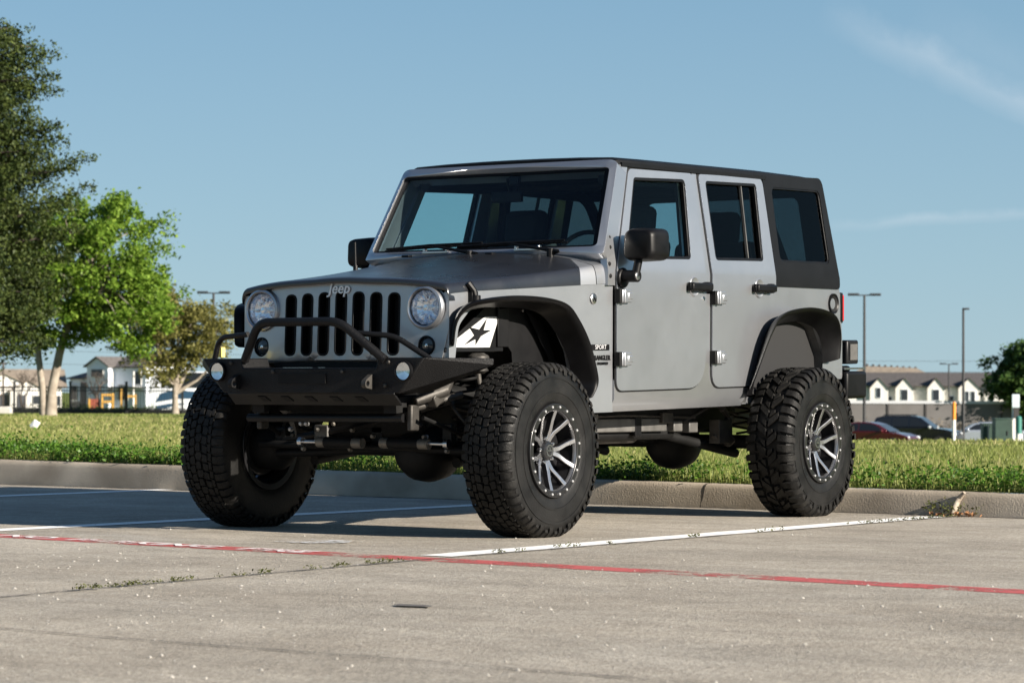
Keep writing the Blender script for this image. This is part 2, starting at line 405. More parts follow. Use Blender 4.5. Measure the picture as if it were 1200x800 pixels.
# --- body: tub sides, fenders, cowl, pillars
b = MB()
tub = rpoly([(-.979, .604, 0), (-.979, 1.30, 0), (-3.66, 1.30, .02), (-3.70, .98, .03), (-3.70, .74, .02), (-3.43, .74, 0), (-3.44, .92, .1), (-3.36, 1.05, .1), (-3.18, 1.11, .1), (-2.92, 1.115, .1),
             (-2.76, 1.07, .1), (-2.64, .96, .1), (-2.52, .76, .1), (-2.455, .604, 0)], .02)
fen = rpoly([(.372, .90, 0), (.372, 1.238, 0), (-.977, 1.296, 0), (-.977, .604, 0), (-.69, .604, 0), (-.655, .74, .05), (-.59, .94, .1), (-.48, 1.09, .1), (-.36, 1.155, .1), (-.16, 1.18, .1), (.08, 1.178, .1),
             (.21, 1.15, .1), (.30, 1.07, .1), (.325, .90, 0)], .02)
for sg in (1, -1):
    b.panel(tub, [], smap(sg), .05, bends=(.674,))
    b.panel(fen, [], fmap(sg), .03)
    b.panel([(-1.974, 1.25), (-2.028, 1.25), (-2.036, 1.945), (-1.982, 1.945)], [], smap(sg), .05, bends=(1.36,))       # door post
    b.panel([(-.905, 1.285), (-.91, 1.42), (-1.14, 1.90), (-1.165, 1.950), (-1.272, 1.950), (-1.262, 1.93), (-.982, 1.365), (-.979, 1.285)], [], smap(sg, .004), .04, bends=(1.36,))
    b.panel([(-1.25, 1.938), (-2.81, 1.95), (-2.81, 1.962), (-1.25, 1.955)], [], smap(sg, -.012), .04)
# rear face, floor
b.box((-3.66, 0, 1.02), (.05, 1.5, .56)); b.box((-2.3, 0, .63), (2.66, 1.46, .04))
# cowl between hood and windscreen, same section as the hood
b.grid(hood_pt, np.linspace(-.831, -.976, 6), np.concatenate([np.linspace(-1, -.86, 8), np.linspace(-.82, .82, 33), np.linspace(.86, 1, 8)]))
BODY = B(b, 'body', 'silver_paint', bevel=.006, smooth=40)
# firewall/engine bay filler and cabin liner, all dark
b = MB(); b.box((-.25, 0, 1.06), (1.15, .98, .30)); b.box((-.93, 0, 1.0), (.05, 1.5, .7)); b.box((.30, 0, 1.05), (.06, 1.1, .36)); b.box((-.6, 0, .95), (.7, .6, .2))
B(b, 'engine_bay', 'chassis_black')
b = MB(); b.box((-3.2, 0, .95), (.9, 1.05, .6)); B(b, 'luggage_well', 'chassis_black')
b = MB(); b.box((-2.3, 0, .68), (2.6, 1.5, .04)); b.box((-1.03, 0, 1.06), (.05, 1.5, .72)); b.box((-3.60, 0, 1.0), (.04, 1.46, .6))
for sg in (1, -1): b.box((-2.3, sg*.735, 1.06), (2.6, .02, .72))
b.box((-1.14, 0, 1.37), (.32, 1.44, .13)); b.box((-1.0, 0, 1.44), (.16, 1.42, .05)); b.box((-1.25, .37, 1.43), (.12, .34, .07))
B(b, 'dashboard', 'interior_dark', bevel=.012)

# panel seams: black strips stand in for the shadow gaps round the doors
door1 = rpoly([(-.988, .717, .06), (-.988, 1.36, .10), (-1.268, 1.932, .05), (-1.968, 1.938, .03), (-1.962, .717, .20)], .05, 8)
door2 = rpoly([(-2.037, .717, .09), (-2.042, 1.938, .03), (-2.812, 1.95, .05), (-2.806, 1.18, .2), (-2.70, .98, .3), (-2.57, .79, .2), (-2.49, .717, .05)], .05, 8)
win1 = rpoly([(-1.105, 1.432), (-1.816, 1.442), (-1.878, 1.90), (-1.308, 1.886)], .035, 5)
win2 = rpoly([(-2.101, 1.443), (-2.679, 1.449), (-2.727, 1.912), (-2.110, 1.902)], .03, 5)
qwin = rpoly([(-2.895, 1.452), (-3.548, 1.450), (-3.548, 1.905), (-2.918, 1.902)], .045, 5)
def make_door(sg, out, win, hinge_x, handle_x, lock, glass, divider=None):
    d = MB(); d.panel(out, [win], smap(sg, .011), .055, bends=(.80, 1.0, 1.2, 1.36, 1.40))
    D = B(d, 'door', 'silver_paint', bevel=.007, smooth=50, seg=3)
    g = MB(); g.panel(offset(out, .009), [offset(out, -.02)], smap(sg, .0015), .02, bends=(1.36,)); B(g, 'seam_shade', 'chassis_black', D, smooth=0)
    g = MB(); g.panel(offset(win, .002), [offset(win, -.017)], smap(sg, .008), .03, bends=()); B(g, 'window_seal', 'black_plastic', D, bevel=.003)
    if divider:
        g = MB(); g.panel([(divider[0]-.004, 1.44), (divider[0]+.004, 1.44), (divider[1]+.004, 1.912), (divider[1]-.004, 1.912)], [], smap(sg, .002), .02); B(g, 'window_divider', 'skid_grey', D)
    g = MB(); g.panel(offset(win, -.005), [], smap(sg, -.012), .004); B(g, 'window_pane', glass, D, smooth=0)
    # recessed dish and pull handle
    y0 = ysurf(1.28)+.011
    h = MB(); h.lathe([(.0, .0005), (.03, .001), (.046, .004), (.052, .0065), (.056, .003), (.056, -.004)], 28, 'Y', (handle_x+.028, 0, 1.288))
    h.v = [(x, sg*(y0+y), z) for x, y, z in h.v]; B(h, 'handle_dish', 'silver_paint', D)
    h = MB(); h.box((handle_x, sg*(y0+.036), 1.288), (.235, .026, .044)); h.box((handle_x+.088, sg*(y0+.016), 1.288), (.05, .034, .05)); h.box((handle_x-.088, sg*(y0+.018), 1.288), (.05, .04, .056))
    h.lathe([(0, .056), (.012, .055), (.013, .045)], 14, 'Y', (handle_x-.092, 0, 1.288)) if False else None
    B(h, 'door_handle', 'black_plastic', D, bevel=.011, seg=3)
    if lock:
        h = MB(); h.lathe([(0, .004), (.010, .004), (.013, .0)], 16, 'Y', (handle_x-.085, 0, 1.222)); h.v = [(x, sg*(y0+y), z) for x, y, z in h.v]; B(h, 'key_lock', 'chrome', D)
    for hz in (1.228, .888):
        h = MB(); h.box((hinge_x, sg*(y0+.012), hz), (.10, .034, .072)); h.box((hinge_x+.025, sg*(y0+.02), hz), (.03, .036, .076)); h.box((hinge_x-.03, sg*(y0+.024), hz), (.05, .02, .04))
        B(h, 'hinge', 'silver_paint', D, bevel=.006)
        h = MB(); h.box((hinge_x+.062, sg*(y0+.010), hz), (.026, .036, .078)); B(h, 'hinge_knuckle', 'chassis_black', D, bevel=.004)
    return D
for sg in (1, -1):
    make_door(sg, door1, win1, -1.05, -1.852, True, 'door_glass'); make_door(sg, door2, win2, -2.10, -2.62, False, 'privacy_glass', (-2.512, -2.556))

# --- hood
def hood_grid(u, s):
    if u > .0:   # nose roll-down
        return None
b = MB(); ss = np.concatenate([np.linspace(-1, -.86, 8), np.linspace(-.84, .84, 57), np.linspace(.86, 1, 8)])
xs = list(np.linspace(-.825, .34, 24))
rows = [[hood_pt(x, s) for s in ss] for x in xs]
for k in range(1, 7):
    t = k/6*PI/2
    row = []
    for s in ss:
        p = hood_pt(.34, s); bow = .045*(1-s*s)
        row.append((.34+(.045+bow)*math.sin(t), p[1], p[2]-.022*(1-math.cos(t))))
    rows.append(row)
rows.append([(p[0]-.004, p[1], p[2]-.016) for p in rows[-1]])
rows.append([(p[0]-.05, p[1], p[2]) for p in rows[-1]])
flat = [p for r in rows for p in r]; nv = len(ss)
b.add(flat, [(i*nv+j, i*nv+j+1, (i+1)*nv+j+1, (i+1)*nv+j) for i in range(len(rows)-1) for j in range(nv-1)])
HOOD = B(b, 'hood', 'wrapped_hood', smooth=60)
for sg in (1, -1):   # rubber hood latches
    b = MB(); x0 = .20; y0 = sg*(yf(x0)+.012)
    b.box((x0, y0, 1.212), (.055, .022, .06)); b.tube([(x0, y0+sg*.012, 1.20), (x0+.012, y0+sg*.012, 1.245), (x0+.03, y0-sg*.014, 1.285)], [.020, .015, .019], 10)
    b.tube([(x0, y0+sg*.014, 1.19), (x0, y0+sg*.014, 1.222)], .026, 12)
    B(b, 'hood_latch', 'black_plastic', HOOD, bevel=.003)
for y in (.33, -.28):   # bright brackets on the cowl panel
    b = MB(); b.box((-.845, y, 1.487), (.03, .17, .014)); b.box((-.845, y+.075, 1.497), (.026, .014, .026)); b.box((-.845, y-.075, 1.497), (.026, .014, .026))
    B(b, 'hood_bracket', 'bright_metal', HOOD, bevel=.003)
b = MB(); b.tube([(-.66, -.70, 1.40), (-.66, -.705, 1.55)], .006, 8); b.tube([(-.66, -.70, 1.38), (-.66, -.70, 1.42)], .014, 10)
B(b, 'antenna', 'black_plastic')

# --- grille
def gx(v): return .385+.02*(1.25-v)*-.6
gout = rpoly([(-.615, .885, .04), (.615, .885, .04), (.655, 1.05, .1), (.645, 1.245, .10), (.35, 1.292, .3), (0, 1.302, .5), (-.35, 1.292, .3), (-.645, 1.245, .10), (-.655, 1.05, .1)], .05, 7)
def gmap(off): return lambda u, v, w: (.372+off+.030*(1-(u/.655)**2)-w-.04*(v-1.1), u, v)
slots = []
for k in range(-3, 4):
    top = 1.250-.004*abs(k); x = k*.110
    slots.append(rpoly([(x-.034, .925), (x+.034, .925), (x+.034, top), (x-.034, top)], .033, 6))
lamps = [circ(s*.522, 1.162, .098, 36) for s in (1, -1)]; tsig = [circ(s*.527, .970, .048, 28) for s in (1, -1)]
b = MB(); gg = [(u, v) for u in np.arange(-.62, .63, .05) for v in np.arange(.9, 1.3, .05)]
b.panel(gout, slots+lamps+tsig, gmap(0), .03, grid=gg)
GR = B(b, 'grille', 'silver_paint', bevel=.006, smooth=50, seg=3)
b = MB()
for s in slots: b.panel(offset(s, .004), [offset(s, -.006)], gmap(.004), .05)
B(b, 'slot_trim', 'black_plastic', GR, bevel=.003)
b = MB(); b.panel([(-.38, .91), (.38, .91), (.38, 1.26), (-.38, 1.26)], [], gmap(-.05), .01, grid=[(u, v) for u in np.arange(-.3, .4, .1) for v in (1., 1.1)])
B(b, 'grille_mesh', 'chassis_black', GR)
b = MB(); b.panel([(-.44, .885), (.44, .885), (.43, .862), (-.43, .862)], [], gmap(.002), .05); B(b, 'lower_valance', 'chassis_black', GR)
text_mesh('badge', 'Jeep', .080, 'badge_silver', lambda x, y, z: rake(.372+.03+.006+z-.04*(y+1.266-1.1), -.012+x*1.0, 1.266+y), GR, .003, .0008, .22)
for s in (1, -1):
    L = empty('headlight', (0, 0, 0)); L.parent = CAR; L.location = rake(.375, s*.522, 1.162); L.location -= CAR.location
    O = (.378, s*.522, 1.162)
    def lb(mb, n, m, **k): return B(mb, n, m, L, **k)
    c = lambda *pr: [(r, h) for r, h in pr]
    b = MB(); b.lathe([(.112, .0), (.113, .012), (.108, .024), (.098, .028), (.091, .022), (.089, .0), (.112, -.01)], 40, 'X', O); lb(b, 'bezel', 'silver_paint')
    b = MB(); b.lathe([(.0, -.045), (.02, -.043), (.05, -.034), (.075, -.016), (.087, .004), (.0875, .012)], 14, 'X', O); lb(b, 'reflector', 'lamp_reflector', smooth=0)
    b = MB()
    for a in range(10):
        t = a*PI/5; b.box((O[0]-.012, O[1]+.055*math.cos(t), O[2]+.055*math.sin(t)), (.02, .03, .004), rot=Matrix.Rotation(t, 3, 'X'))
    b.lathe([(0, .012), (.014, .010), (.018, -.01), (.014, -.05)], 18, 'X', O); lb(b, 'bulb_shield', 'lamp_reflector')
    b = MB(); b.lathe([(0, .036), (.03, .034), (.06, .027), (.08, .018), (.0885, .008)], 40, 'X', O); lb(b, 'lens', 'lamp_glass')
    T = MB(); T.lathe([(.050, .0), (.051, .012), (.044, .015), (.041, .006)], 28, 'X', (.378, s*.527, .970)); TT = B(T, 'turn_signal', 'black_plastic')
    T = MB(); T.lathe([(0, .012), (.02, .011), (.041, .003)], 28, 'X', (.376, s*.527, .970)); B(T, 'lens', 'smoked_lens', TT)
    T = MB(); T.lathe([(0, .014), (.009, .012), (.012, .004)], 12, 'X', (.376, s*.527, .970)); B(T, 'bulb', 'chrome', TT)

# --- windscreen
WB, WT = (-.868, 1.478), (-1.128, 1.957)      # (x, z) of the lower and upper edge
def wmap(off): 
    nx, nz = (WT[1]-WB[1]), -(WT[0]-WB[0]); l = math.hypot(nx, nz); nx /= l; nz /= l
    def f(u, v, w):
        t = v; x = WB[0]+(WT[0]-WB[0])*t+.035*(1-(u/.75)**2)-2.2*max(0, abs(u)-(.752-.070*t))**1.5; z = WB[1]+(WT[1]-WB[1])*t
        return (x+nx*(off-w), u, z+nz*(off-w))
    return f
wg = [(u, v) for u in np.arange(-.84, .841, .06) for v in np.arange(0, 1.06, .25)]
wout = rpoly([(-.792, -.05, .02), (.792, -.05, .02), (.788, .05, .1), (.715, 1.045, .07), (-.715, 1.045, .07), (-.788, .05, .1)], .02, 8)
whole = rpoly([(-.750, .035), (.750, .035), (.688, .955), (-.688, .955)], .045, 6)
b = MB(); b.panel(wout, [whole], wmap(0), .11, grid=wg); WF = B(b, 'windscreen_frame', 'silver_paint', bevel=.012, smooth=28, seg=3)
b = MB(); b.panel(offset(whole, .003), [offset(whole, -.032)], wmap(-.012), .004, grid=[]); B(b, 'glass_border', 'black_plastic', WF)
b = MB(); b.panel(offset(whole, -.012), [], wmap(-.019), .004, grid=wg); B(b, 'windscreen_pane', 'windscreen_glass', WF, smooth=60)
for bx, bz in ((-.965, 1.545-.0), (-.96, 1.49), (-.93, 1.40), (-.93, 1.335)):    # fixing bolts down the pillar
    for sg in (1, -1):
        b = MB(); b.lathe([(0, .007), (.008, .007), (.012, .003), (.012, -.004)], 12, 'Y', (bx, 0, bz)); b.v = [(x, sg*(ysurf(bz)+.004+y), z) for x, y, z in b.v]
        B(b, 'bolt', 'chassis_black', WF)
b = MB(); b.box((-1.20, 0, 1.84), (.02, .06, .02)); b.box((-1.19, -.035, 1.80), (.03, .20, .062)); b.tube([(-1.14, 0, 1.90), (-1.19, -.01, 1.83)], .012, 8); b.box((-1.14, .05, 1.885), (.03, .06, .05))
B(b, 'rear_view_mirror', 'black_plastic', bevel=.01)
def wiper(y0, y1):
    f = wmap(.028); a = Vector(f(y0, -.07, 0)); m = Vector(f((y0+y1)/2, .075, 0))
    b = MB(); b.tube([a, a+Vector((0, .05, .012)), m], [.013, .011, .007], 8); b.tube([a-Vector((0, 0, .02)), a+Vector((.0, 0, .03))], .02, 10)
    b.tube([f(y1-.0, .045, 0), f((y0+y1)/2, .07, 0), f(y0-(y1-y0)*.10, .085, 0)], [.006, .009, .006], 8)
    f2 = wmap(.012); b.tube([f2(y1-.02, .04, 0), f2((y0+y1)/2, .062, 0), f2(y0-(y1-y0)*.12, .078, 0)], .005, 6)
    B(b, 'wiper', 'black_plastic', bevel=0)
wiper(-.02, -.62); wiper(.50, -.12)
for yy in (-.44, .12): 
    b = MB(); b.box((-.79, yy, 1.468), (.04, .05, .012)); B(b, 'washer_nozzle', 'black_plastic', bevel=.004)

# --- hardtop with quarter windows, roof
b = MB()
prof = [(.700, 1.942), (.703, 1.958), (.692, 1.982), (.655, 1.996), (.45, 2.004), (.2, 2.008), (0, 2.009)]
sec = [(y, z) for y, z in prof]+[(-y, z) for y, z in prof[::-1][1:]]
xs = [(-1.165, -.012, .99), (-1.19, -.003, 1.0), (-1.5, .0, 1), (-1.96, .001, 1), (-2.4, .002, 1), (-2.82, .002, 1), (-3.4, -.006, 1), (-3.55, -.012, .995), (-3.59, -.022, .985), (-3.605, -.040, .975)]
vs = []; n = len(sec)
for x, dz, k in xs: vs += [(x, y*k, z+dz) for y, z in sec]
b.add(vs, [(i*n+j, i*n+j+1, (i+1)*n+j+1, (i+1)*n+j) for i in range(len(xs)-1) for j in range(n-1)])
b.add(vs[:n], [tuple(range(n))]); b.add(vs[-n:], [tuple(range(n))])
for sg in (1, -1):
    b.panel(rpoly([(-2.818, 1.302, .01), (-3.655, 1.294, .03), (-3.605, 1.985, .06), (-2.825, 1.968, .005)], .02), [qwin], smap(sg, .008), .04, bends=(1.36, 1.45))
    b.box((-2.03, sg*.700, 1.953), (1.66, .026, .022))
b.panel(rpoly([(-.78, 1.30), (.78, 1.30), (.69, 1.97), (-.69, 1.97)], .03), [rpoly([(-.6, 1.42), (.6, 1.42), (.55, 1.87), (-.55, 1.87)], .06)], lambda u, v, w: (-3.655+(v-1.3)*.085+w, u, v), .03)
HT = B(b, 'hardtop', 'hardtop_black', bevel=.007, smooth=40, seg=3)
for sg in (1, -1):
    g = MB(); g.panel(offset(qwin, .002), [offset(qwin, -.012)], smap(sg, .004), .03); B(g, 'window_seal', 'black_plastic', HT, bevel=.003)
    g = MB(); g.panel(offset(qwin, -.004), [], smap(sg, -.006), .004); B(g, 'quarter_window', 'privacy_glass', HT, smooth=0)
g = MB(); g.panel(rpoly([(-.6, 1.42), (.6, 1.42), (.55, 1.87), (-.55, 1.87)], .06), [], lambda u, v, w: (-3.645+(v-1.3)*.085+w, u, v), .004); B(g, 'tailgate_window', 'tailgate_glass', HT, smooth=0)
b = MB(); b.box((-2.35, 0, 1.93), (2.4, 1.28, .02)); B(b, 'headliner', 'interior_dark')

# --- seats, bars, steering wheel
def seat(x, y, w=.48):
    b = MB(); b.box((x, y, .98), (.5, w, .16)); b.box((x-.27, y, 1.27), (.13, w, .62), rot=Matrix.Rotation(R_(-12), 3, 'Y'))
    S = B(b, 'seat', 'seat_cloth', bevel=.045, seg=3)
    h = MB(); h.box((x-.35, y, 1.66), (.10, .27, .20), rot=Matrix.Rotation(R_(-8), 3, 'Y')); B(h, 'headrest', 'seat_cloth', S, bevel=.04, seg=3)
seat(-1.55, .37); seat(-1.55, -.37); seat(-2.55, .37, .55); seat(-2.55, -.37, .55)
b = MB()
for sg in (1, -1):
    b.tube(smooth_path([(-1.18, sg*.60, 1.88), (-2.05, sg*.60, 1.90), (-2.95, sg*.60, 1.89), (-3.35, sg*.62, 1.35)], .12), .034, 10); b.tube([(-2.03, sg*.60, 1.90), (-2.03, sg*.68, 1.0)], .034, 10)
b.tube([(-2.05, -.6, 1.90), (-2.05, .6, 1.90)], .034, 10); b.tube([(-2.95, -.6, 1.89), (-2.95, .6, 1.89)], .034, 10)
B(b, 'roll_bar', 'interior_dark')
b = MB(); tr = []; rot = Matrix.Rotation(R_(-25), 3, 'Y')
for k in range(33):
    a = 2*PI*k/32; tr.append(rot @ Vector((0, .185*math.cos(a), .185*math.sin(a)))+Vector((-1.33, .37, 1.43)))
b.tube(tr, .014, 8, caps=False); b.box((-1.31, .37, 1.42), (.05, .14, .10), rot=rot); b.box((-1.325, .37, 1.42), (.012, .35, .03), rot=rot); b.tube([(-1.3, .37, 1.41), (-1.1, .37, 1.36)], .03, 10)
B(b, 'steering_wheel', 'black_plastic')

# --- door mirrors
for sg in (1, -1):
    b = MB(); pr = rpoly([(.825, 1.412, .05), (1.03, 1.418, .05), (1.025, 1.588, .045), (.835, 1.598, .06)], .04, 6)
    rings = [(-1.0, .78), (-1.008, .88), (-1.04, .96), (-1.10, 1.0), (-1.165, 1.0), (-1.175, .985)]
    cx, cz = .925, 1.504; n = len(pr); vs = []
    for x, k in rings: vs += [(x-(.02 if sg else 0)*0, sg*(cx+(y-cx)*k), cz+(z-cz)*k) for y, z in pr]
    b.add(vs, [(i*n+j, i*n+(j+1) % n, (i+1)*n+(j+1) % n, (i+1)*n+j) for i in range(len(rings)-1) for j in range(n)]+[tuple(range(n))])
    MR = B(b, 'door_mirror', 'black_plastic', smooth=50)
    b = MB(); b.add([(-1.168, sg*(cx+(y-cx)*.95), cz+(z-cz)*.95) for y, z in pr], [tuple(range(n))]); B(b, 'mirror_glass', 'mirror_face', MR)
    b = MB(); b.tube([(-1.03, sg*.815, 1.335), (-1.02, sg*.925, 1.333)], .033, 14); b.tube([(-1.022, sg*.905, 1.33), (-1.04, sg*.915, 1.42)], .023, 12)
    b.lathe([(0, .0), (.055, .0), (.058, .010), (.05, .02), (0, .022)], 20, 'Y', (-1.035, .812, 1.325)) if sg > 0 else b.lathe([(0, -.0), (.055, -.0), (.058, -.010), (.05, -.02), (0, -.022)], 20, 'Y', (-1.035, -.812, 1.325))
    B(b, 'mirror_arm', 'black_plastic', MR, bevel=.004)
    b = MB(); b.lathe([(0, .125), (.02, .124), (.027, .118)], 14, 'Y', (-1.02, .802, 1.334)); b.v = [(x, sg*y, z) for x, y, z in b.v]; B(b, 'arm_cap', 'bright_metal', MR)

# --- flares and inner fenders
def flare(outer, inner, ctr, sg, lip=.024):
    O = [Vector(p) for p in outer]; I = [Vector(p) for p in inner]; b = MB(); vs = []; n = 0
    def cr(P, k=5):
        q = []; N = len(P)
        for i in range(N-1):
            p0, p1, p2, p3 = P[max(i-1, 0)], P[i], P[i+1], P[min(i+2, N-1)]
            for j in range(k):
                t = j/k; q.append(.5*((2*p1)+(p2-p0)*t+(2*p0-5*p1+4*p2-p3)*t*t+(3*p1-p0-3*p2+p3)*t**3))
        q.append(P[-1]); return q
    O, I = cr(O), cr(I)
    for o, i in zip(O, I):
        c = Vector((ctr[0], o.y, ctr[1])); d = (c-o).normalized()
        m1 = i.lerp(o, .55)+(-d)*.012; m2 = i.lerp(o, .9)-d*.007
        sec = [i, m1, m2, o, o+d*lip*.5+Vector((0, -.002, 0)), o+d*lip+Vector((0, -.012, 0)), o.lerp(i, .25)+d*lip*.8, i+d*.03]
        vs += [(p.x, sg*p.y, p.z) for p in sec]; n = len(sec)
    b.add(vs, [(k*n+j, k*n+(j+1) % n, (k+1)*n+(j+1) % n, (k+1)*n+j) for k in range(len(O)-1) for j in range(n)]+[tuple(range(n)), tuple(range((len(O)-1)*n, len(O)*n))])
    return b
fo = [(.40, .70, .985), (.388, .715, 1.10), (.33, .755, 1.175), (.20, .815, 1.205), (.02, .855, 1.216), (-.224, .87, 1.207), (-.40, .87, 1.178), (-.505, .87, 1.109), (-.62, .87, .983), (-.698, .868, .83), (-.712, .865, .757), (-.665, .86, .69)]
fi = [(.355, .655, .985), (.338, .66, 1.09), (.27, .665, 1.155), (.15, .675, 1.185), (0, .69, 1.192), (-.2, .71, 1.188), (-.35, .728, 1.16), (-.455, .738, 1.095), (-.57, .75, .97), (-.65, .757, .82), (-.665, .758, .75), (-.63, .755, .69)]
ro = [(-2.405, .835, .665), (-2.445, .875, .79), (-2.57, .912, 1.03), (-2.714, .92, 1.138), (-3.0, .92, 1.175), (-3.22, .92, 1.166), (-3.42, .905, 1.122), (-3.51, .89, 1.02), (-3.515, .88, .87)]
ri = [(-2.50, .80, .665), (-2.55, .80, .79), (-2.67, .80, 1.00), (-2.79, .80, 1.09), (-3.0, .80, 1.122), (-3.18, .80, 1.115), (-3.35, .80, 1.07), (-3.44, .80, .97), (-3.46, .80, .85)]
for sg in (1, -1):
    FF = B(flare(fo, fi, (-.1, .55), sg), 'wheel_arch_flare', 'flare_black', smooth=50)
    B(flare(ro, ri, (-2.97, .6), sg), 'wheel_arch_flare', 'flare_black', smooth=50)
    # inner fender plate with painted panel
    im = lambda off: (lambda u, v, w: (u, sg*(.615+off-w), v))
    b = MB(); b.panel([(.36, .955), (.0, 1.16), (-.30, 1.175), (-.52, 1.09), (-.70, .84), (-.27, .84), (-.26, .93), (-.22, .965), (-.13, .965), (-.10, .935)], [], im(0), .012)
    b.box((-.16, sg*.622, 1.06), (.10, .012, .20)); b.add([im(.03)(u, v, 0) for u, v in [(-.33, 1.16), (-.50, 1.08), (-.66, .86), (-.60, .86)]], [(0, 1, 2, 3)])
    b.box((.12, sg*.625, .948), (.52, .03, .022), rot=Matrix.Rotation(0, 3, 'Y'))
    IP = B(b, 'inner_fender_panel', 'smooth_black_steel', bevel=.003)
    if sg > 0:
        cx, cz = .048, 1.023; out_ = [(-.070, .088), (-.112, .024), (.040, -.058), (.150, -.056), (.100, .040)]; star = []
        for k in range(5):
            p, q = out_[k], out_[(k+1) % 5]; star += [(cx+p[0], cz+p[1]), (cx+(p[0]+q[0])*.5*.42, cz+(p[1]+q[1])*.5*.42)]
        g = MB(); g.panel([(.345, .962), (.0, 1.115), (-.128, 1.115), (-.042, .955)], [star], im(.006), .004); B(g, 'painted_patch', 'white_paint_panel', IP)
        for bx, bz in ((-.13, 1.155), (-.2, 1.10), (-.36, 1.15), (-.62, .90), (.05, .948)):
            g = MB(); g.lathe([(0, .012), (.006, .012), (.009, .004)], 10, 'Y', (bx, .612, bz)); B(g, 'bolt', 'bright_metal', IP)
    b = MB()                                   # rear inner wheel house
    pts = [(-2.45, .62), (-2.56, .85), (-2.68, 1.02), (-2.85, 1.10), (-3.1, 1.12), (-3.3, 1.06), (-3.42, .9), (-3.44, .74)]
    vs = [(x, sg*.80, z) for x, z in pts]+[(x, sg*.55, z) for x, z in pts]; n = len(pts)
    b.add(vs, [(i, i+1, n+i+1, n+i) for i in range(n-1)]+[tuple(range(n, 2*n))]); B(b, 'wheel_housing', 'skid_grey', smooth=50)

# badges on the fender
fy = lambda x: yf(x)+.004
b = MB(); b.lathe([(0, .004), (.022, .004), (.027, .003), (.03, 0)], 24, 'Y', (-.805, fy(-.805), 1.212)); EM = B(b, 'round_badge', 'bright_metal')
b = MB(); fm = fmap(1, .010)
b.panel([(-.79, 1.198), (-.805, 1.226), (-.822, 1.198), (-.815, 1.196), (-.806, 1.212), (-.797, 1.196)], [], fm, .003); b.panel([(-.797, 1.229), (-.813, 1.229), (-.813, 1.233), (-.797, 1.233)], [], fm, .003); B(b, 'badge_mark', 'black_plastic', EM)
b = MB(); b.panel([(-.785, .936), (-.945, .936), (-.945, .968), (-.785, .968)], [], fmap(1, .003), .003); DC = B(b, 'trim_decal', 'black_plastic')
text_mesh('decal_lettering', 'SPORT', .033, 'decal_grey', lambda x, y, z: rake(-.865-x, yf(-.865)+.006+.10*x+z, .953+y), DC, .0004, .0003)
T1 = text_mesh('model_lettering', 'WRANGLER', .036, 'black_plastic', lambda x, y, z: rake(-.865-x*.9, yf(-.865)+.003+.09*x+z, .895+y), CAR, .001, .0014)
T2 = text_mesh('model_lettering', 'UNLIMITED', .021, 'black_plastic', lambda x, y, z: rake(-.885-x*.9, yf(-.885)+.003+.09*x+z, .865+y), CAR, .001, .0006)
b = MB(); b.lathe([(.048, .002), (.058, .010), (.062, .012), (.064, .0)], 28, 'Y', (-3.57, .80, 1.205)); FC = B(b, 'fuel_filler', 'black_plastic')
b = MB(); b.lathe([(0, -.006), (.03, -.004), (.05, .004)], 28, 'Y', (-3.57, .803, 1.205)); B(b, 'fuel_cap', 'chassis_black', FC)
for sg in (1, -1):
    b = MB(); b.box((-3.715, sg*.735, 1.18), (.06, .12, .17)); B(b, 'tail_light', 'red_lens', bevel=.012)
    b = MB(); b.box((-3.69, sg*.735, 1.18), (.05, .13, .19)); B(b, 'tail_light_housing', 'black_plastic', bevel=.008)

# --- bumpers
def hb(*pts): return pts
b = MB()
H = {}
for sg in (1, -1):
    P = [(.672, .42, .862), (.672, .435, .912), (.655, .70, .912), (.66, .555, .735), (.685, .0, .735), (.685, .0, .862),   # front face 0-5
         (.45, .42, .862), (.45, .435, .912), (.38, .935, .905), (.38, .935, .872), (.46, .60, .735), (.45, 0, .735), (.45, 0, .862)]
    P = [(x, sg*y, z) for x, y, z in P]
    b.add(P, [(0, 1, 2, 3), (0, 3, 4, 5), (5, 0, 6, 12), (0, 1, 7, 6), (1, 2, 8, 7), (2, 9, 3), (2, 8, 9), (3, 9, 10), (3, 10, 11, 4), (6, 7, 8, 9, 10, 11, 12)])
bm_fix = b
BUMP = B(b, 'bumper', 'powder_coat', bevel=.006, smooth=25)
def plate(mb, quad, t, n):
    n = Vector(n).normalized()*t; q = [Vector(p) for p in quad]; N = len(q)
    mb.add(q+[p-n for p in q], [tuple(range(N)), tuple(range(2*N-1, N-1, -1))]+[(i, i+N, (i+1) % N+N, (i+1) % N) for i in range(N)])
b = MB(); plate(b, [(.665, -.53, .733), (.668, .53, .733), (.60, .53, .672), (.60, -.53, .672)], .012, (.6, 0, -.7)); SK = B(b, 'skid_plate', 'smooth_black_steel', BUMP, bevel=.004)
for y in (-.31, -.16, -.01, .15, .31):
    b = MB(); plate(b, [(.6495, y-.03, .718), (.6495, y+.015, .718), (.6235, y+.035, .694), (.6235, y-.01, .694)], .004, (.6, 0, -.7)); 
    b.v = [(x+.004, yy, z-.002) for x, yy, z in b.v]; B(b, 'skid_slot', 'chassis_black', BUMP)
b = MB(); b.box((.687, -.03, .81), (.004, .30, .05)); B(b, 'winch_slot', 'chassis_black', BUMP)
for y in (-.445, .405):
    b = MB(); b.panel(rpoly([(.60, .745, .01), (.735, .765, .03), (.735, .80, .03), (.68, .83, .03), (.60, .83, .01)], .01), [circ(.712, .785, .014, 12)], lambda u, v, w: (u, y-w, v), .026)
    B(b, 'tow_tab', 'dusty_metal' if y > 0 else 'powder_coat', BUMP, bevel=.003)
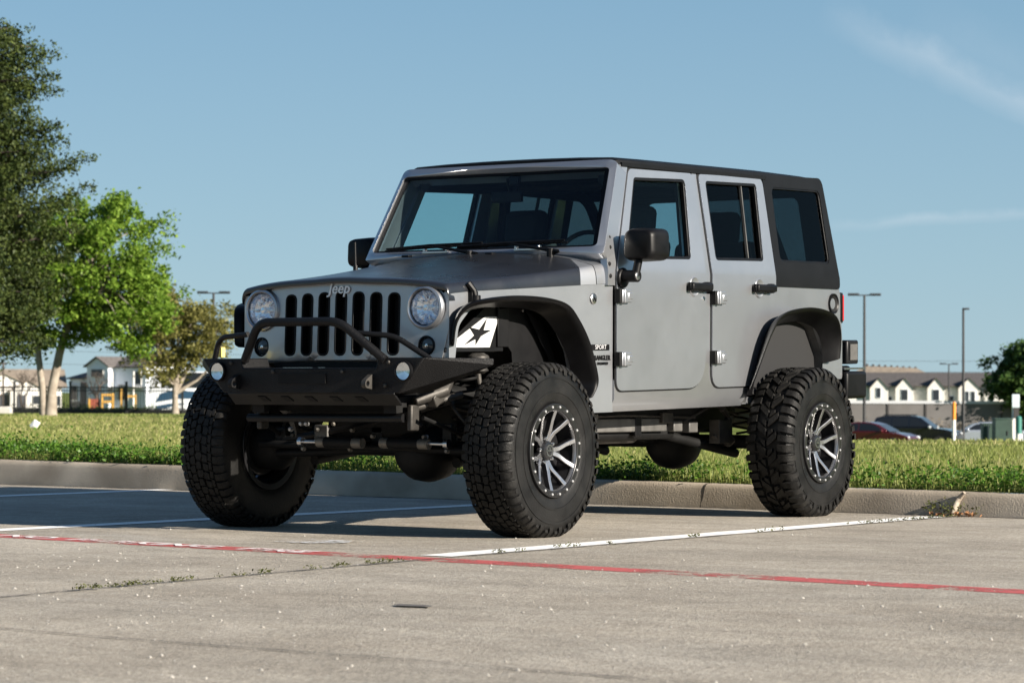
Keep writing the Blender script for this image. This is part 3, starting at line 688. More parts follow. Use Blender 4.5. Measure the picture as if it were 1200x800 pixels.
for y in (-.59, .59):
    b = MB(); b.lathe([(.050, -.01), (.052, .010), (.045, .014), (.043, .0)], 28, 'X', (.668, y, .846)); FL = B(b, 'fog_lamp', 'black_plastic')
    b = MB(); b.lathe([(0, -.004), (.02, -.002), (.043, .004)], 28, 'X', (.668, y, .846)); B(b, 'reflector', 'chrome', FL)
    b = MB(); b.lathe([(0, .010), (.02, .008), (.043, .004)], 28, 'X', (.670, y, .846)); B(b, 'lens', 'lamp_glass', FL)
b = MB()
b.tube(smooth_path([(.655, -.425, .90), (.70, -.30, 1.095), (.70, .215, 1.095), (.665, .475, .90)], .07, 8), .0225, 16)
HP = B(b, 'bumper_hoop', 'powder_coat', smooth=60)
for pts in ([(.66, .30, 1.035), (.62, .50, 1.02), (.60, .70, .905)], [(.66, -.40, 1.035), (.62, -.62, 1.02), (.60, -.67, .905)]):
    b = MB(); b.tube(smooth_path(pts, .06, 6), .0145, 12); B(b, 'side_hoop', 'powder_coat', HP, smooth=60)
b = MB(); b.box((.56, -.655, .945), (.03, .02, .05)); B(b, 'side_marker', 'pale_yellow')
b = MB()
for sg in (1, -1): b = MB(); b.lathe([(0, .03), (.03, .03), (.055, .015), (.06, 0), (.052, -.02), (.035, -.035), (.05, -.05), (.055, -.06), (.03, -.075), (0, -.075)], 22, 'Z', (.12, sg*.66, .90)); B(b, 'spring_perch', 'dusty_metal')
b = MB(); b.box((-3.85, 0, .70), (.28, 1.66, .17)); b.box((-3.80, 0, .80), (.26, 1.5, .04)); RB = B(b, 'bumper', 'black_plastic', bevel=.03, seg=3)
b = MB(); b.box((-3.86, .0, .802), (.29, 1.62, .012)); B(b, 'bumper_trim', 'bright_metal', RB)
for y in (.735, -.735):
    b = MB(); b.box((-3.88, y, .905), (.16, .10, .15)); B(b, 'bumper_post', 'smooth_black_steel', RB, bevel=.012)
b = MB(); b.box((-3.88, .788, .905), (.10, .008, .10)); B(b, 'post_panel', 'skid_grey', RB)
b = MB(); b.lathe([(0, -.13), (.30, -.13), (.40, -.10), (.43, -.03), (.43, .03), (.40, .10), (.30, .13), (0, .13)], 40, 'X', (-3.87, -.12, 1.16)); B(b, 'spare_tyre', 'tyre_rubber')

# --- chassis, axles, steering, suspension (world frame)
def A(mb, name, mats, parent=None, bevel=0, smooth=40): return mb.build(name, mats, parent or CAR, bevel, smooth)
HZ = .436
b = MB()
for sg in (1, -1):
    b.tube([(.55, sg*.42, .66), (.1, sg*.42, .70), (-.6, sg*.42, .60), (-2.4, sg*.44, .60), (-2.75, sg*.44, .72), (-3.7, sg*.44, .72)], .055, 4)
b.box((.40, 0, .66), (.08, .84, .06)); b.box((-1.1, 0, .55), (.12, .9, .08)); b.box((-2.2, 0, .56), (.1, .9, .08))
A(b, 'chassis_frame', 'chassis_black')
b = MB(); b.tube([(.5, -.52, .592), (.5, .47, .598)], .022, 12); A(b, 'sway_bar', 'smooth_black_steel')
for y in (.50, -.46):
    b = MB(); b.box((.46, y, .60), (.07, .03, .13)); A(b, 'frame_bracket', 'dusty_metal', bevel=.008)
for x0, dy, rad in ((0, .27, .15), (-2.947, .03, .17)):
    b = MB(); b.tube([(x0, -.84, HZ), (x0, .84, HZ)], .042, 14)
    sgx = 1 if x0 == 0 else 1
    b.lathe([(0, .20*sgx), (.06, .19*sgx), (.11, .15*sgx), (.145, .08*sgx), (.155, .0), (.14, -.10), (.08, -.17), (.04, -.24)], 24, 'X', (x0, dy, HZ-.02))
    for sg in (1, -1): b.lathe([(.05, .60), (.10, .66), (.13, .70), (.13, .82), (.15, .83), (.15, .86), (.06, .88)], 20, 'Y', (x0, 0, HZ)); b.v[-20*7:] = [(x, sg*y, z) for x, y, z in b.v[-20*7:]]
    A(b, 'axle', 'chassis_black')
    for sg in (1, -1):
        c = MB(); pts = []
        for k in range(97):
            a = k/16*2*PI; pts.append((x0+.0+.06*math.cos(a), sg*.50+.06*math.sin(a), HZ+.05+k/96*.36))
        c.tube(pts, .008, 6); A(c, 'coil_spring', 'chassis_black')
        c = MB(); c.tube([(x0-.14, sg*.56, HZ-.05), (x0-.10, sg*.54, HZ+.22)], .03, 12); c.tube([(x0-.10, sg*.54, HZ+.2), (x0-.06, sg*.52, HZ+.5)], .016, 10); A(c, 'shock_absorber', 'dusty_metal')
b = MB(); b.tube([(.18, -.70, .452), (.18, .74, .430)], .02, 12); b.tube([(.13, -.62, .40), (.12, .72, .46)], .022, 12); A(b, 'steering_linkage', 'chassis_black')
for y0, y1 in ((-.26, .03), (.15, .45)):
    s = MB(); z0 = .467; s.tube([(.25, y0, z0), (.25, y1, z0-.004)], .027, 16); ST = A(s, 'steering_damper', 'stabilizer_grey')
    s = MB(); s.tube([(.25, y0+.05, z0), (.25, y1-.06, z0-.002)], .0285, 16); A(s, 'damper_label', 'chassis_black', ST)
    e = (y0-.11, y0) if y0 < 0 else (y1, y1+.11); s = MB(); s.tube([(.25, e[0], z0), (.25, e[1], z0)], .010, 10); s.tube([(.25, (e[0] if y0 < 0 else e[1])-.012, z0), (.25, (e[0] if y0 < 0 else e[1])+.012, z0)], .024, 12); A(s, 'damper_rod', 'bright_metal', ST)
for sg in (1, -1):
    for x0, x1 in ((.02, -1.05), (-2.95, -2.1)):
        b = MB(); b.tube([(x0, sg*.46, HZ-.07), (x1, sg*.40, .50)], .028, 10); A(b, 'control_arm', 'chassis_black')
b = MB(); b.tube([(-1.4, .05, .58), (-2.7, .03, .46)], .035, 12); b.tube([(-1.1, .1, .56), (-.1, .27, .45)], .03, 12); A(b, 'drive_shaft', 'chassis_black')
b = MB(); b.box((-1.75, .10, .53), (1.0, .70, .14)); b.box((-1.2, 0, .56), (.6, .6, .2)); A(b, 'transfer_case', 'chassis_black', bevel=.03)
b = MB(); b.box((-2.55, -.05, .585), (1.2, .78, .19)); b.box((-3.35, 0, .72), (.8, .95, .16)); b.box((-2.95, 0, .80), (1.5, 1.0, .12)); A(b, 'fuel_tank', 'chassis_black', bevel=.03)
b = MB(); b.box((-3.45, -.1, .60), (.35, .7, .17)); A(b, 'muffler', 'dusty_metal', bevel=.05)
b = MB(); b.box((-.42, .02, .62), (1.15, .62, .30)); A(b, 'oil_pan', 'chassis_black', bevel=.05)
b = MB(); b.box((.27, 0, .70), (.05, .80, .22)); A(b, 'radiator_support', 'chassis_black', bevel=.01)
b = MB(); b.box((-1.45, .47, .545), (1.25, .04, .075)); b.box((-2.2, .47, .535), (.10, .05, .06)); b.box((-2.38, .47, .53), (.10, .05, .065)); A(b, 'frame_rail_guard', 'skid_grey', bevel=.006)
b = MB(); b.tube(smooth_path([(-1.3, .35, .47), (-1.9, .38, .47), (-2.1, .2, .50), (-2.5, -.3, .52)], .1), .032, 12); A(b, 'exhaust_pipe', 'dusty_metal')
b = MB(); b.box((-2.66, .52, .50), (.16, .07, .14)); b.tube([(-2.58, .52, .46), (-2.72, .54, .58), (-2.60, .56, .64)], .022, 8); b.tube([(-2.72, .52, .43), (-2.76, .54, .46)], .03, 10); A(b, 'control_arm_mount', 'dusty_metal', bevel=.015)
b = MB(); b.tube([(.45, .50, .68), (.30, .58, .74), (.22, .56, .80)], [.025, .035, .025], 10); b.tube([(.42, .46, .64), (.2, .62, .72)], .02, 8); b.box((.33, .55, .70), (.10, .05, .06), rot=Matrix.Rotation(.5, 3, 'Y')); A(b, 'steering_gearbox', 'dusty_metal', bevel=.006)

# hoses, links and fixings that clutter the underside
for pts, r, m in (([(.46, .56, .60), (.20, .60, .52), (.05, .60, .46)], .011, 'chassis_black'), ([(.46, -.52, .60), (.20, -.58, .52), (.05, -.60, .46)], .011, 'chassis_black'),
                  ([(.16, -.55, .47), (.14, .0, .56), (.12, .50, .68)], .021, 'smooth_black_steel'), ([(.1, .62, .52), (.16, .52, .66), (.05, .44, .74)], .008, 'dusty_metal'), ([(.1, -.62, .52), (.16, -.50, .66), (.05, -.42, .74)], .008, 'dusty_metal'),
                  ([(-.2, .36, .55), (-.9, .45, .52), (-1.3, .40, .55)], .026, 'dusty_metal'), ([(-.8, .47, .585), (-1.6, .49, .60), (-2.4, .49, .585)], .007, 'dusty_metal'), ([(-2.3, .47, .56), (-2.6, .50, .66), (-2.9, .50, .60)], .009, 'dusty_metal')):
    b = MB(); b.tube(smooth_path(pts, .08), r, 8); A(b, 'hose', m)
hr_ = random.Random(17)
for i in range(16):
    x, y, z = hr_.choice((.16, .20, .24)), hr_.uniform(-.5, .6), hr_.choice((.43, .50, .53, .56))
    b = MB(); b.lathe([(0, .012), (.009, .011), (.012, .004), (.012, -.01)], 8, 'X', (x, y, z)); A(b, 'bolt', hr_.choice(('dusty_metal', 'stabilizer_grey', 'bolt_zinc')))
for x, y, z, w, h in ((.15, -.30, .50, .09, .11), (.13, .05, .49, .07, .12), (.17, .52, .50, .06, .14), (.14, -.58, .49, .07, .10), (-.95, .47, .53, .08, .10), (-1.75, .48, .54, .07, .12), (-2.05, .50, .585, .12, .06), (-1.25, .49, .585, .10, .05)):
    b = MB(); b.box((x, y, z), (.05 if x > 0 else w, w if x > 0 else .03, h)); A(b, 'mount_bracket', hr_.choice(('dusty_metal', 'smooth_black_steel', 'skid_grey')), bevel=.006)
for y, z in ((-.50, .89), (.50, .89), (-.48, .775), (.48, .775), (-.22, .845), (.22, .845)):
    b = MB(); b.lathe([(0, .009), (.008, .008), (.011, .003), (.011, 0)], 8, 'X', (.672 if abs(y) > .3 else .680, y, z)); B(b, 'bolt', 'dusty_metal', BUMP)
# ------------------------------------------------------------------ wheels
TR, TW = .4476, .2856
def tyre_carcass(mb, drop=0.):
    h = TW/2
    prof = [(.232, -h+.022), (.245, -h+.010), (.28, -h+.0015), (.34, -h+.000), (.385, -h+.003), (.408, -h+.010), (.424, -h+.024), (.431, -h+.05), (.4335, -.05), (.4345, 0),
            (.4335, .05), (.431, h-.05), (.424, h-.024), (.408, h-.010), (.385, h-.003), (.372, h-.002), (.371, h+.0015), (.362, h+.0015), (.361, h-.0015), (.34, h), (.30, h-.0005), (.299, h+.002), (.292, h+.002), (.290, h-.001), (.262, h-.005), (.245, h-.010), (.232, h-.022)]
    prof = [(r-drop if r > .428 else r, y) for r, y in prof]
    mb.lathe(prof, 120, 'Y')
def crown(v): return TR-.0045*(abs(v)/.115)**2.2
def block(mb, poly, a0, base=.431, inset=.0022, top=0., mi=1):
    """poly: [(arc metres, v)] around arc angle a0."""
    n = len(poly); cu = sum(p[0] for p in poly)/n; cv = sum(p[1] for p in poly)/n; vs = []
    for lvl in (0, 1):
        for u, v in poly:
            if lvl: 
                d = Vector((cu-u, cv-v)); l = d.length; u, v = u+d.x/l*inset, v+d.y/l*inset
            r = (base if not lvl else crown(v)+top); a = a0+u/TR; vs.append((r*math.cos(a), v, r*math.sin(a)))
    mb.add(vs, [tuple(range(n, 2*n))]+[(i, (i+1) % n, (i+1) % n+n, i+n) for i in range(n)], mi)
def lug(mb, a0, w0, w1, stations, sg, skew=0., mi=1):
    """shoulder lug wrapping from tread to sidewall; stations: (v, r_top, r_base)."""
    vs = []; m = len(stations)
    for k, (v, rt, rb) in enumerate(stations):
        t = k/(m-1); w = w0+(w1-w0)*t; s = skew*t
        for r, ww in ((rb, w), (rt, w*.9)):
            for e in (-1, 1): a = a0+(s+e*ww/2)/TR; vs.append((r*math.cos(a), sg*v, r*math.sin(a)))
    fs = []
    for k in range(m-1):
        o = k*4; q = o+4
        fs += [(o+2, o+3, q+3, q+2), (o+0, o+2, q+2, q+0), (o+3, o+1, q+1, q+3)]
    fs += [(0, 1, 3, 2), (m*4-4, m*4-2, m*4-1, m*4-3)]
    mb.add(vs, fs, mi)
h_ = TW/2
def at_tyre():
    b = MB(); tyre_carcass(b); N = 58; r_ = random.Random(3)
    for k in range(N):
        a = 2*PI*k/N; p = 2*PI*TR/N; j = r_.uniform(-.002, .002); zig = .008 if k % 2 else -.004
        q = [(-p*.45, -.016+zig), (-p*.1, -.021+zig), (p*.44, -.013), (p*.45, .016+zig*.5), (p*.1, .021), (-p*.44, .013)]; block(b, q, a+j, .433, .0012)
        for sg in (1, -1):
            o = (.5 if sg > 0 else .25)*p/TR
            q = [(-p*.46, sg*.026), (p*.30, sg*(.024+zig*.4)), (p*.46, sg*.044), (p*.42, sg*.058), (-p*.25, sg*(.060+zig*.4)), (-p*.42, sg*.046)]
            block(b, q, a+o+j, .433, .0012)
            q = [(-p*.42, sg*.066), (p*.38, sg*.062), (p*.46, sg*.082), (-p*.40, sg*(.086-zig*.3))]
            block(b, q, a+.1*p/TR+j, .433, .0012)
            long = k % 2 == 0
            st = [(.091, crown(.091), .433), (.108, crown(.108), .431), (.121, .4415, .428), (.134, .427, .416), (h_+.004, .410 if long else .418, .404)]
            if long: st.append((h_+.005, .392, .388))
            lug(b, a+.45*p/TR, p*.80, p*(.66 if long else .58), st, sg, .003*sg)
    return b
def mt_tyre():
    b = MB(); tyre_carcass(b, .007); N = 24; r_ = random.Random(5)
    for k in range(N):
        a = 2*PI*k/N; p = 2*PI*TR/N
        for sg in (1, -1):
            o = 0 if sg > 0 else .5*p/TR
            block(b, [(-p*.34, sg*.004), (p*.02, sg*.004), (p*.30, sg*.040), (p*.44, sg*.062), (p*.10, sg*.066), (-p*.10, sg*.042)], a+o, .4245, .003, .0015)
            block(b, [(p*.12, sg*.006), (p*.48, sg*.008), (p*.56, sg*.036), (p*.40, sg*.040)], a+o, .4245, .003, .0015)
            for i, (off, w) in enumerate(((.10, .36), (.60, .38))):
                long = i == 0
                st = [(.074, crown(.07)+.0015, .4245), (.100, crown(.10)+.0015, .4235), (.122, .4445, .420), (.138, .430, .408), (h_+.010, .406 if long else .417, .398)]
                if long: st.append((h_+.009, .372, .370))
                lug(b, a+o+off*p/TR, p*w, p*(w-.05), st, sg, -.014)
            lug(b, a+o+.35*p/TR, p*.12, p*.1, [(h_-.002, .40, .38), (h_+.004, .40, .384), (h_+.0035, .378, .376)], sg)
    return b
def make_wheel(kind):
    rim = MB()
    rim.lathe([(.237, h_-.020), (.2385, h_-.004), (.236, h_+.0015), (.206, h_+.001), (.203, h_-.004), (.200, h_-.03), (.196, h_-.09), (.19, -h_+.05), (.205, -h_+.01), (.236, -h_+.004), (.236, -h_+.02)], 72, 'Y')
    rim.lathe([(0, h_-.10), (.19, h_-.105)], 48, 'Y'); rim.lathe([(0, -h_+.06), (.10, -h_+.05), (.16, -h_+.07), (.16, -h_+.14)], 32, 'Y')
    w = rim.build('wheel', 'gloss_black_wheel', None, .0015, 40)
    ty = (at_tyre() if kind == 'at' else mt_tyre()).build('tyre', ['tyre_rubber', 'tyre_tread'], None, 0, 40); ty.parent = w
    if kind == 'at':   # flatten nothing: the contact patch sits 12 mm into the sidewall's sag
        pass
    def spoke():
        m = MB()
        for sd in (-1, 1):
            st = [(.046, 12, h_-.058, .010), (.078, 8, h_-.050, .0135), (.105, 10.0, h_-.043, .0128), (.150, 16.5, h_-.027, .0118), (.208, 19.0, h_-.003, .0135)]
            vs = []
            for r, an, y, hw in st:
                a = R_(an*sd); d = Vector((math.cos(a), 0, math.sin(a))); t = Vector((-math.sin(a), 0, math.cos(a)))
                for e, yy in ((-1, y-.030), (-.92, y-.003), (-.70, y), (.70, y), (.92, y-.003), (1, y-.030)): q = d*r+t*hw*e; vs.append((q.x, yy, q.z))
            fs = []; mi = []
            for k in range(len(st)-1):
                for j in range(5): fs.append((k*6+j, k*6+j+1, (k+1)*6+j+1, (k+1)*6+j)); mi.append(0 if j in (1, 2, 3) else 1)
            m.add(vs, fs, mi)
        a0 = [(.05, h_-.060), (.09, h_-.054), (.118, h_-.050)]
        vs = []
        for r, y in a0:
            for an in (-10, 10): a = R_(an); vs.append((r*math.cos(a), y, r*math.sin(a)))
        m.add(vs, [(0, 1, 3, 2), (2, 3, 5, 4)], 1)
        return m.build('spoke', ['machined_face', 'gloss_black_wheel'], None, 0, 30)
    s0 = spoke(); s0.parent = w
    for k in range(5):
        s = s0 if k == 0 else s0.copy()
        if k: COL.objects.link(s); s.parent = w
        s.rotation_euler = (0, -R_(41+72*k), 0)
    rg = MB(); rg.lathe([(.2035, h_-.006), (.2015, h_-.004), (.1985, h_-.012), (.1975, h_-.022)], 72, 'Y'); rg = rg.build('rim_ring', 'machined_face', None, 0, 40); rg.parent = w
    hc = MB(); hc.lathe([(.052, h_-.075), (.050, h_-.048), (.044, h_-.040), (.030, h_-.037), (0, h_-.036)], 28, 'Y'); hc = hc.build('hub_cap', 'gloss_black_wheel', None, 0, 35); hc.parent = w
    hl = MB(); hl.lathe([(.030, h_-.038), (.030, h_-.0335), (.024, h_-.0335), (.024, h_-.038)], 28, 'Y'); hl.box((0, h_-.035, .0), (.030, .004, .007)); hl.box((0, h_-.035, .007), (.007, .004, .022)); hl = hl.build('hub_emblem', 'bright_metal', None, 0, 35); hl.parent = w
    bo = MB(); bo.lathe([(0, .007), (.005, .007), (.0070, .0045), (.0070, 0)], 8, 'Y'); b0 = bo.build('bolt', 'bolt_zinc', None, 0, 30); b0.parent = w
    for k in range(20):
        q = b0 if k == 0 else b0.copy()
        if k: COL.objects.link(q); q.parent = w
        a = 2*PI*(k+.5)/20; q.location = (.2215*math.cos(a), h_+.0012, .2215*math.sin(a))
    lu = MB(); lu.lathe([(0, .022), (.007, .021), (.010, .016), (.010, 0)], 8, 'Y'); l0 = lu.build('lug_nut', 'bright_metal', None, 0, 30); l0.parent = w
    for k in range(5):
        q = l0 if k == 0 else l0.copy()
        if k: COL.objects.link(q); q.parent = w
        a = 2*PI*(k+.5)/5+R_(41); q.location = (.0635*math.cos(a), h_-.066, .0635*math.sin(a))
    return w
YW = 1.0518-TW/2
wf = make_wheel('at'); wf.parent = CAR; wf.location = Vector((0, YW, HZ))-CAR.location; wf.rotation_euler = (0, 0, R_(.3))
copy_tree(wf, CAR, Vector((0, -YW, HZ))-CAR.location, PI)
wr = make_wheel('mt'); wr.parent = CAR; wr.location = Vector((-2.947, YW, HZ))-CAR.location; wr.rotation_euler = (0, R_(-3), 0)
copy_tree(wr, CAR, Vector((-2.947, -YW, HZ))-CAR.location, PI)
# sag: press the lowest tread flat against the ground
for ob in bpy.data.objects:
    if ob.type == 'MESH' and ob.name.split('.')[0] == 'tyre' and not ob.data.get('sag'):
        me = ob.data; me['sag'] = 1; ry = ob.parent.rotation_euler.y
        for v in me.vertices:
            c, s = math.cos(ry), math.sin(ry); x = v.co.x*c+v.co.z*s; z = -v.co.x*s+v.co.z*c
            if z < -HZ+.001: z = -HZ+.001
            v.co.x = x*c-z*s; v.co.z = x*s+z*c
# ------------------------------------------------------------------ ground materials
def ground_mats():
    # concrete paving
    m = bpy.data.materials.new('concrete'); m.use_nodes = True; t = m.node_tree; p = t.nodes['Principled BSDF']; N = t.nodes.new; Lk = t.links.new
    co = N('ShaderNodeTexCoord')
    def noise(sc, det=6, ro=.6, mapsc=None):
        n = N('ShaderNodeTexNoise'); n.inputs['Scale'].default_value = sc; n.inputs['Detail'].default_value = det; n.inputs['Roughness'].default_value = ro
        if mapsc:
            mp = N('ShaderNodeMapping'); mp.inputs['Scale'].default_value = mapsc; Lk(co.outputs['Object'], mp.inputs[0]); Lk(mp.outputs[0], n.inputs['Vector'])
        else: Lk(co.outputs['Object'], n.inputs['Vector'])
        return n.outputs['Fac']
    def ramp(f, stops):
        r = N('ShaderNodeValToRGB'); e = r.color_ramp.elements
        e[0].position, e[0].color = stops[0][0], (*stops[0][1], 1); e[1].position, e[1].color = stops[1][0], (*stops[1][1], 1)
        for s in stops[2:]: q = e.new(s[0]); q.color = (*s[1], 1)
        Lk(f, r.inputs[0]); return r.outputs[0]
    def mixc(a, b, f, mode='MIX'):
        x = N('ShaderNodeMix'); x.data_type = 'RGBA'; x.blend_type = mode
        if isinstance(f, float): x.inputs[0].default_value = f
        else: Lk(f, x.inputs[0])
        Lk(a, x.inputs[6]); Lk(b, x.inputs[7]) if not isinstance(b, tuple) else setattr(x.inputs[7], 'default_value', b); return x.outputs[2]
    base = ramp(noise(.7, 8, .62), [(.28, (.328, .293, .245)), (.5, (.408, .372, .318)), (.72, (.488, .45, .392))])
    blot = ramp(noise(1.6, 9, .7, (1, .35, 1)), [(.35, (.82, .82, .82)), (.62, (1.05, 1.04, 1.03))])
    c = mixc(base, blot, 1.0, 'MULTIPLY')
    grit = ramp(noise(95, 5, .75), [(.33, (.42, .41, .39)), (.5, (.98, .98, .98)), (.70, (1.5, 1.47, 1.43))])
    c = mixc(c, grit, .9, 'MULTIPLY')
    coarse = ramp(noise(38, 7, .8), [(.36, (.60, .59, .56)), (.52, (1, 1, 1)), (.66, (1.28, 1.27, 1.24))]); c = mixc(c, coarse, .85, 'MULTIPLY')
    mid = ramp(noise(6.5, 8, .7, (1, .6, 1)), [(.34, (.80, .79, .77)), (.6, (1.06, 1.06, 1.05))]); c = mixc(c, mid, .9, 'MULTIPLY')
    vo = N('ShaderNodeTexVoronoi'); vo.inputs['Scale'].default_value = 42; Lk(co.outputs['Object'], vo.inputs['Vector'])
    chip = N('ShaderNodeMath'); chip.operation = 'LESS_THAN'; chip.inputs[1].default_value = .13; Lk(vo.outputs['Distance'], chip.inputs[0])
    sp = N('ShaderNodeSeparateColor'); Lk(vo.outputs['Color'], sp.inputs[0])
    rare = N('ShaderNodeMath'); rare.operation = 'GREATER_THAN'; rare.inputs[1].default_value = .80; Lk(sp.outputs[0], rare.inputs[0])
    ch = N('ShaderNodeMath'); ch.operation = 'MULTIPLY'; Lk(chip.outputs[0], ch.inputs[0]); Lk(rare.outputs[0], ch.inputs[1])
    cc = ramp(sp.outputs[1], [(.3, (.10, .09, .085)), (.45, (.62, .59, .54))])
    c = mixc(c, cc, ch.outputs[0])
    stain = ramp(noise(.45, 4, .5, (.5, 1, 1)), [(.60, (1, 1, 1)), (.74, (.72, .70, .68))]); c = mixc(c, stain, 1.0, 'MULTIPLY')
    pale = N('ShaderNodeMapRange'); pale.inputs[1].default_value = .58; pale.inputs[2].default_value = .78; pale.inputs[4].default_value = .35; Lk(noise(.9, 7, .68, (1.3, .4, 1)), pale.inputs[0])
    c = mixc(c, (.50, .49, .475, 1), pale.outputs[0])
    Lk(c, p.inputs['Base Color']); p.inputs['Roughness'].default_value = .85; p.inputs['Specular IOR Level'].default_value = .3
    b = N('ShaderNodeBump'); b.inputs['Strength'].default_value = .8; b.inputs['Distance'].default_value = .008
    ad = N('ShaderNodeMath'); ad.operation = 'ADD'; Lk(noise(120, 4, .7), ad.inputs[0]); Lk(noise(26, 3), ad.inputs[1]); Lk(ad.outputs[0], b.inputs['Height']); Lk(b.outputs[0], p.inputs['Normal'])
    MATS['concrete'] = m
    # kerb: rougher, exposed aggregate
    m2 = pm('kerb_concrete', (.27, .225, .17), .9, var=.0, col2=(.50, .43, .34), scale=1.9, bump=.7, bscale=95, detail=9)
    # verge soil + far grass
    m3 = bpy.data.materials.new('verge_grass'); m3.use_nodes = True; t = m3.node_tree; p = t.nodes['Principled BSDF']; N = t.nodes.new; Lk = t.links.new
    co = N('ShaderNodeTexCoord')
    base = ramp(noise(.22, 7, .6), [(.3, (.075, .115, .018)), (.5, (.12, .155, .03)), (.72, (.19, .18, .065))])
    fine = ramp(noise(9, 8, .75), [(.3, (.55, .55, .5)), (.7, (1.35, 1.35, 1.3))])
    c = mixc(base, fine, .9, 'MULTIPLY'); Lk(c, p.inputs['Base Color']); p.inputs['Roughness'].default_value = .9; p.inputs['Specular IOR Level'].default_value = .1
    b = N('ShaderNodeBump'); b.inputs['Strength'].default_value = .9; b.inputs['Distance'].default_value = .05; Lk(noise(14, 6, .8), b.inputs['Height']); Lk(b.outputs[0], p.inputs['Normal'])
    MATS['verge_grass'] = m3
    pm('worn_white_line', (.74, .73, .70), .75, var=.08, scale=20)
    pm('asphalt', (.055, .055, .055), .9, var=.2, scale=2)
    pm('joint_dirt', (.035, .03, .024), .95, var=.5, scale=30)
    pm('crack_dark', (.045, .04, .035), .95, var=.4, scale=40)
ground_mats()
def worn(name, col, thr, under=(.33, .31, .28)):
    m = bpy.data.materials.new(name); m.use_nodes = True; t = m.node_tree; p = t.nodes['Principled BSDF']; co = t.nodes.new('ShaderNodeTexCoord')
    n = t.nodes.new('ShaderNodeTexNoise'); n.inputs['Scale'].default_value = 28; n.inputs['Detail'].default_value = 8; n.inputs['Roughness'].default_value = .75
    n2 = t.nodes.new('ShaderNodeTexNoise'); n2.inputs['Scale'].default_value = 2.2; n2.inputs['Detail'].default_value = 4
    t.links.new(co.outputs['Object'], n.inputs['Vector']); t.links.new(co.outputs['Object'], n2.inputs['Vector'])
    a = t.nodes.new('ShaderNodeMath'); a.operation = 'ADD'; t.links.new(n.outputs['Fac'], a.inputs[0]); t.links.new(n2.outputs['Fac'], a.inputs[1])
    mr = t.nodes.new('ShaderNodeMapRange'); mr.inputs[1].default_value = thr; mr.inputs[2].default_value = thr+.14; t.links.new(a.outputs[0], mr.inputs[0])
    al = t.nodes.new('ShaderNodeMath'); al.operation = 'MULTIPLY'; al.inputs[1].default_value = 1; t.links.new(mr.outputs[0], al.inputs[0])
    p.inputs['Base Color'].default_value = (*col, 1); p.inputs['Roughness'].default_value = .75
    t.links.new(al.outputs[0], p.inputs['Alpha']); MATS[name] = m
worn('red_line_paint', (.44, .085, .08), .86); worn('white_line_paint', (.84, .83, .80), .62); worn('stencil_paint', (.80, .74, .72), .84); worn('pale_scuff', (.55, .56, .57), .93)

# ------------------------------------------------------------------ ground sheets
# concrete lot: fine sheet with kerb along its back
b = MB(); b.add([(-3.6-.0657*40-.4, -40, 0), (60, -40, 0), (60, 30, 0), (-3.6+.0657*30-.4, 30, 0)], [(0, 1, 2, 3)]); LOT = b.build('car_park', 'concrete', smooth=0); tag(LOT, 'pale concrete car park paving with joints and grit', None, kind='structure')
b = MB(); ys_ = np.linspace(-40, 30, 141)
prof = [(0, 0), (.012, .25), (.03, .55), (.045, .80), (.06, .93), (.085, 1.0), (.17, 1.005), (.19, .97), (.2, -.2)]
def kerb_pt(y, k):
    dx, hh = prof[int(k)]; w = .004*math.sin(y*2.3)+.003*math.sin(y*7.1)
    return (curb_x(y)-dx+w, y, curb_h(y)*hh+(.002*math.sin(y*5.7+k) if 0 < k < 8 else 0)-.002)
b.grid(kerb_pt, ys_, range(len(prof))); K = b.build('kerb', 'kerb_concrete', smooth=50); tag(K, 'weathered concrete kerb along the back of the parking bays', None, kind='structure')
# verge + land to the horizon as one sheet
S = np.concatenate([np.linspace(.17, 3, 10), np.linspace(3.6, 30, 40), np.linspace(32, 200, 60), np.geomspace(215, 4500, 26)])
T = np.concatenate([-np.geomspace(3500, 130, 14), np.linspace(-110, -32, 40), np.linspace(-30, 12, 43), np.linspace(14, 60, 24), np.geomspace(70, 3500, 18)])
def land(s, t):
    x, y = curb_x(t)-s, t; yy = y*max(.0, 1) 
    z = relief(x, y) if s > .3 else curb_h(y)*.99
    if 1 < s < 60: z += .012*math.sin(x*1.7+y*.6)+.012*math.sin(y*1.1-x*.4)
    return (x, y, z)
b = MB(); b.grid(land, S, T); G = b.build('lawn', 'verge_grass', smooth=80); tag(G, 'rough sunlit grass verge falling away behind the kerb', None, kind='structure')
# painted lines
def stripe(name, a, bb, w, m, z, label):
    d = Vector((bb[0]-a[0], bb[1]-a[1])).normalized(); n = Vector((-d.y, d.x))*w/2
    mb = MB(); L = (Vector(bb)-Vector(a)).length; k = max(2, int(L/.15)); vs = []; r = random.Random(hash(name) % 99)
    for i in range(k+1):
        p = Vector(a)+d*(L*i/k); j1, j2 = r.uniform(-.006, .006), r.uniform(-.006, .006)
        vs += [(p.x+n.x*(1+j1/w*2), p.y+n.y*(1+j1/w*2), z), (p.x-n.x*(1+j2/w*2), p.y-n.y*(1+j2/w*2), z)]
    mb.add(vs, [(2*i, 2*i+1, 2*i+3, 2*i+2) for i in range(k)]); o = mb.build(name, m, smooth=0); tag(o, label, None, kind='structure'); return o
stripe('red_line', (1.16, -5.0), (2.6, 8.6), .20, 'red_line_paint', .0015, 'worn red painted line across the mouth of the parking bays')
stripe('bay_line', (1.66, 1.478), (-3.30, 1.60), .17, 'white_line_paint', .003, 'white bay line beside the sunlit wheels of the silver car')
stripe('bay_line', (1.32, -1.66), (-3.45, -1.46), .17, 'white_line_paint', .003, 'white bay line lying in the shade beyond the silver car')
stripe('bay_line', (1.0, -5.06), (-3.9, -4.86), .17, 'white_line_paint', .003, 'farther white bay line near the left edge by the kerb')
